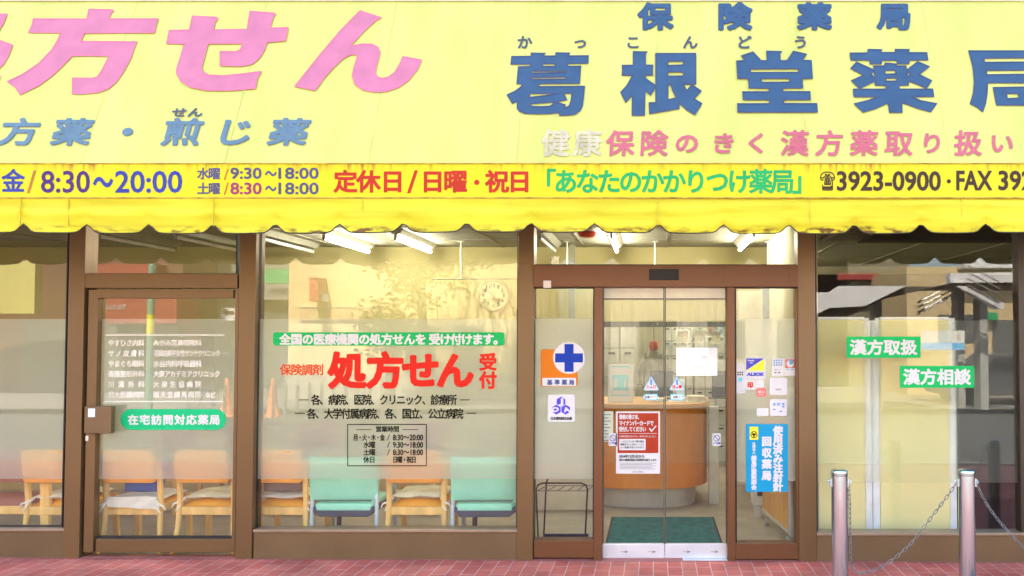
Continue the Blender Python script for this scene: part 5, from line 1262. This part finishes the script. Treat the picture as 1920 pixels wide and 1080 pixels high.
# folding lattice gate across the street and traffic cones behind it
GZ_ = 10.6
t = thing('lattice_gate', 'grey folding lattice gate along the far kerb, mirrored in the big window', 'gate', R(520, 800, GZ_))
m = MB(); a = R(350, 760, GZ_).x; b = R(735, 760, GZ_).x; zt_ = R(500, 722, GZ_).z; n = 17
for i in range(n+1):
    x = a+(b-a)*i/n; m.box(x-.012, x+.012, -GZ_, -GZ_-.03, -.05, zt_); m.box(x+.03, x+.05, -GZ_, -GZ_-.03, -.05, zt_)
m.build('upright', mat('gate grey', (.22,.23,.19), .5, .3), t)
m = MB(); w_ = (b-a)/n
for i in range(n):
    x = a+w_*i
    for z0 in (.0, .38, .76): 
        m.bar((x,-GZ_-.035,z0),(x+w_,-GZ_-.035,z0+.38), .018, .006); m.bar((x,-GZ_-.045,z0+.38),(x+w_,-GZ_-.045,z0), .018, .006)
m.build('lattice', mat('gate grey', (0,0,0)), t)
for px, lab in ((510, 'orange traffic cone behind the lattice gate, the nearer to the door'), (424, 'orange traffic cone behind the lattice gate at the edge of the door')):
    a = R(px, 790, 12.6); t = thing('traffic_cone', lab, 'traffic cone', (a.x, -12.6, -.13), 'orange cones behind the gate'); MB().lathe([(.16,.02),(.14,.05),(.10,.35),(.04,.85),(.03,.88),(.0,.885)], (a.x,-12.6,-.13)).build('cone', mat('cone orange', (.80,.20,.05), .5), t, smooth=True); MB().box(a.x-.2,a.x+.2,-12.8,-12.4,-.128,-.108).build('foot', mat('cone orange', (0,0,0)), t)
# footbridge with stairs, mirrored in the right window
t = thing('footbridge', 'white pedestrian footbridge with stairs across the street, mirrored in the right window', 'footbridge', R(1760, 700, 13))
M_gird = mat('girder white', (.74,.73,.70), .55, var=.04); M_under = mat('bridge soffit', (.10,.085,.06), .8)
m = MB()
def slab(pts, Z, d): return m.prism([R(x, y, Z)*1 for x, y in pts], (0,-d,0))
slab([(1783,512),(2080,506),(2080,528),(1783,530)], 12.5, .3)
slab([(1795,536),(1812,536),(1874,567),(1884,567),(1884,579),(1868,579)], 12.3, .15)
slab([(1530,548),(1558,548),(1575,536),(1700,536),(1622,574),(1556,577),(1530,590)], 11.5, .25)
m.build('girder', M_gird, t)
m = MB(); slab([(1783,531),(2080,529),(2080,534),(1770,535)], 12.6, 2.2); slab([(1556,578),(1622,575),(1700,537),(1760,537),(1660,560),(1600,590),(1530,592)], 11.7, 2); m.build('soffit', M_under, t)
for c0, c1, cy_, cz_ in ((1796,1812,535,13.5),(1838,1856,560,13.0),(1640,1656,560,13.0)): rbox(MB(), c0, cy_, c1, 800, cz_, .4, ground=True).build('column', mat('column grey', (.40,.40,.36), .7), t)
m = MB()
for i in range(7): m.tube([R(1722+i*10,590-i*5,12.9), R(1735+i*10,560-i*5+16,12.9)], .018, 6)
for k_ in range(3): m.tube([R(1722,585-k_*9,12.9), R(1795,548-k_*9,12.9)], .02, 6)
for k_ in range(4): m.tube([R(1815,534-k_*0-9*0+k_*-0,12.2)+Vector((0,0,.15*k_)), R(1876,566,12.2)+Vector((0,0,.15*k_))], .018, 6)
m.build('railing', mat('railing grey', (.34,.34,.32), .4, .4), t)
# station building behind it
t = thing('station_building', 'ochre walled building behind the footbridge with white eaves', 'building', R(1860, 700, 18))
m = MB(); a = R(1700, 470, 18); b = R(2150, 470, 18); m.box(a.x, b.x, -18, -26, -.01, R(1800,500,18).z); m.build('wall', mat('ochre wall', (.60,.46,.24), .7, var=.08), t)
m = MB(); rbox(m, 1810, 484, 2160, 502, 17.4, .59); m.build('eaves', M_gird, t)
m = MB(); rbox(m, 1760, 590, 1835, 640, 17.96, .035).build('window', mat('far window', (0,0,0)), t); rbox(MB(), 1862, 600, 1905, 660, 17.96, .035).build('window', mat('far window', (0,0,0)), t)
m = MB(); rbox(m, 1853, 586, 1872, 600, 17.8, .19); m.build('green_sign', mat('band green', (0,0,0)), t)
# dark market building at the centre right
t = thing('market_building', 'dark building with a red sign strip under the footbridge across the street', 'building', R(1620, 700, 22))
m = MB(); a = R(1470, 470, 22); b = R(1705, 470, 22); m.box(a.x, b.x, -22, -30, -.01, 7.5); m.build('wall', mat('market wall', (.16,.15,.10), .8, var=.1), t)
m = MB(); rbox(m, 1572, 512, 1648, 524, 21.8, .19); m.build('sign_strip', mat('awning red', (0,0,0)), t)
m = MB(); rbox(m, 1530, 548, 1640, 575, 21.9, .09); m.build('window', mat('pale window', (.6,.6,.5), .5), t)  # window in one flat pale colour
# parked car
def car(px, Z, col, label):
    a = R(px, 690, Z); x = a.x; t = thing('parked_car', label, 'car', (x, -Z, -.13), 'cars parked across the street')
    side = [(-2.0,.35),(-2.05,.62),(-1.95,.80),(-1.2,.92),(-.75,1.38),(.75,1.42),(1.35,.98),(1.95,.85),(2.05,.6),(2.0,.35)]
    MB().prism([(x+u,-Z-.8,z-.13) for u,z in side], (0,1.6,0)).build('body', mat(col[0], col[1], .3, .2), t, bevel=.05, smooth=True)
    gl = [(-1.1,.95),(-.70,1.32),(.70,1.36),(1.22,.99)]
    MB().prism([(x+u,-Z+.803,z-.13) for u,z in gl], (0,.004,0)).build('window', mat('far window', (0,0,0)), t)
    for s_ in (-1.3,1.3):
        for yy in (-.72,.62): MB().tube([(x+s_,-Z+yy,.19),(x+s_,-Z+yy+.18,.19)], .32, 18).build('wheel', M_gask, t)
car(1895, 15.2, ('car silver', (.45,.45,.42)), 'silver car parked by the station building across the street')
# plain houses that close the street
for x0, x1, Z, h, col, lab in ((-62,-27,20,9,(.42,.38,.30),'beige block far left across the street'), (-1.5,6.8,22,8,(.50,.47,.40),'pale block across the street opposite the entrance'), (24,60,20,9,(.44,.41,.36),'grey block far right across the street')):
    t = thing('street_house', lab, 'building', ((x0+x1)/2, -Z, 0), 'plain houses across the street')
    MB().box(x0, x1, -Z, -Z-8, -.01, h).build('wall', mat('house '+lab[:5], col, .8, var=.08), t)
    n = int((x1-x0)/2.4)
    for i in range(n):
        for j in range(int(h/2.8)): MB().box(x0+1+i*2.4, x0+2.3+i*2.4, -Z+.01, -Z+.03, 1+j*2.8, 2.3+j*2.8).build('window', mat('far window', (0,0,0)), t)
S.world.cycles.sampling_method = 'AUTOMATIC'
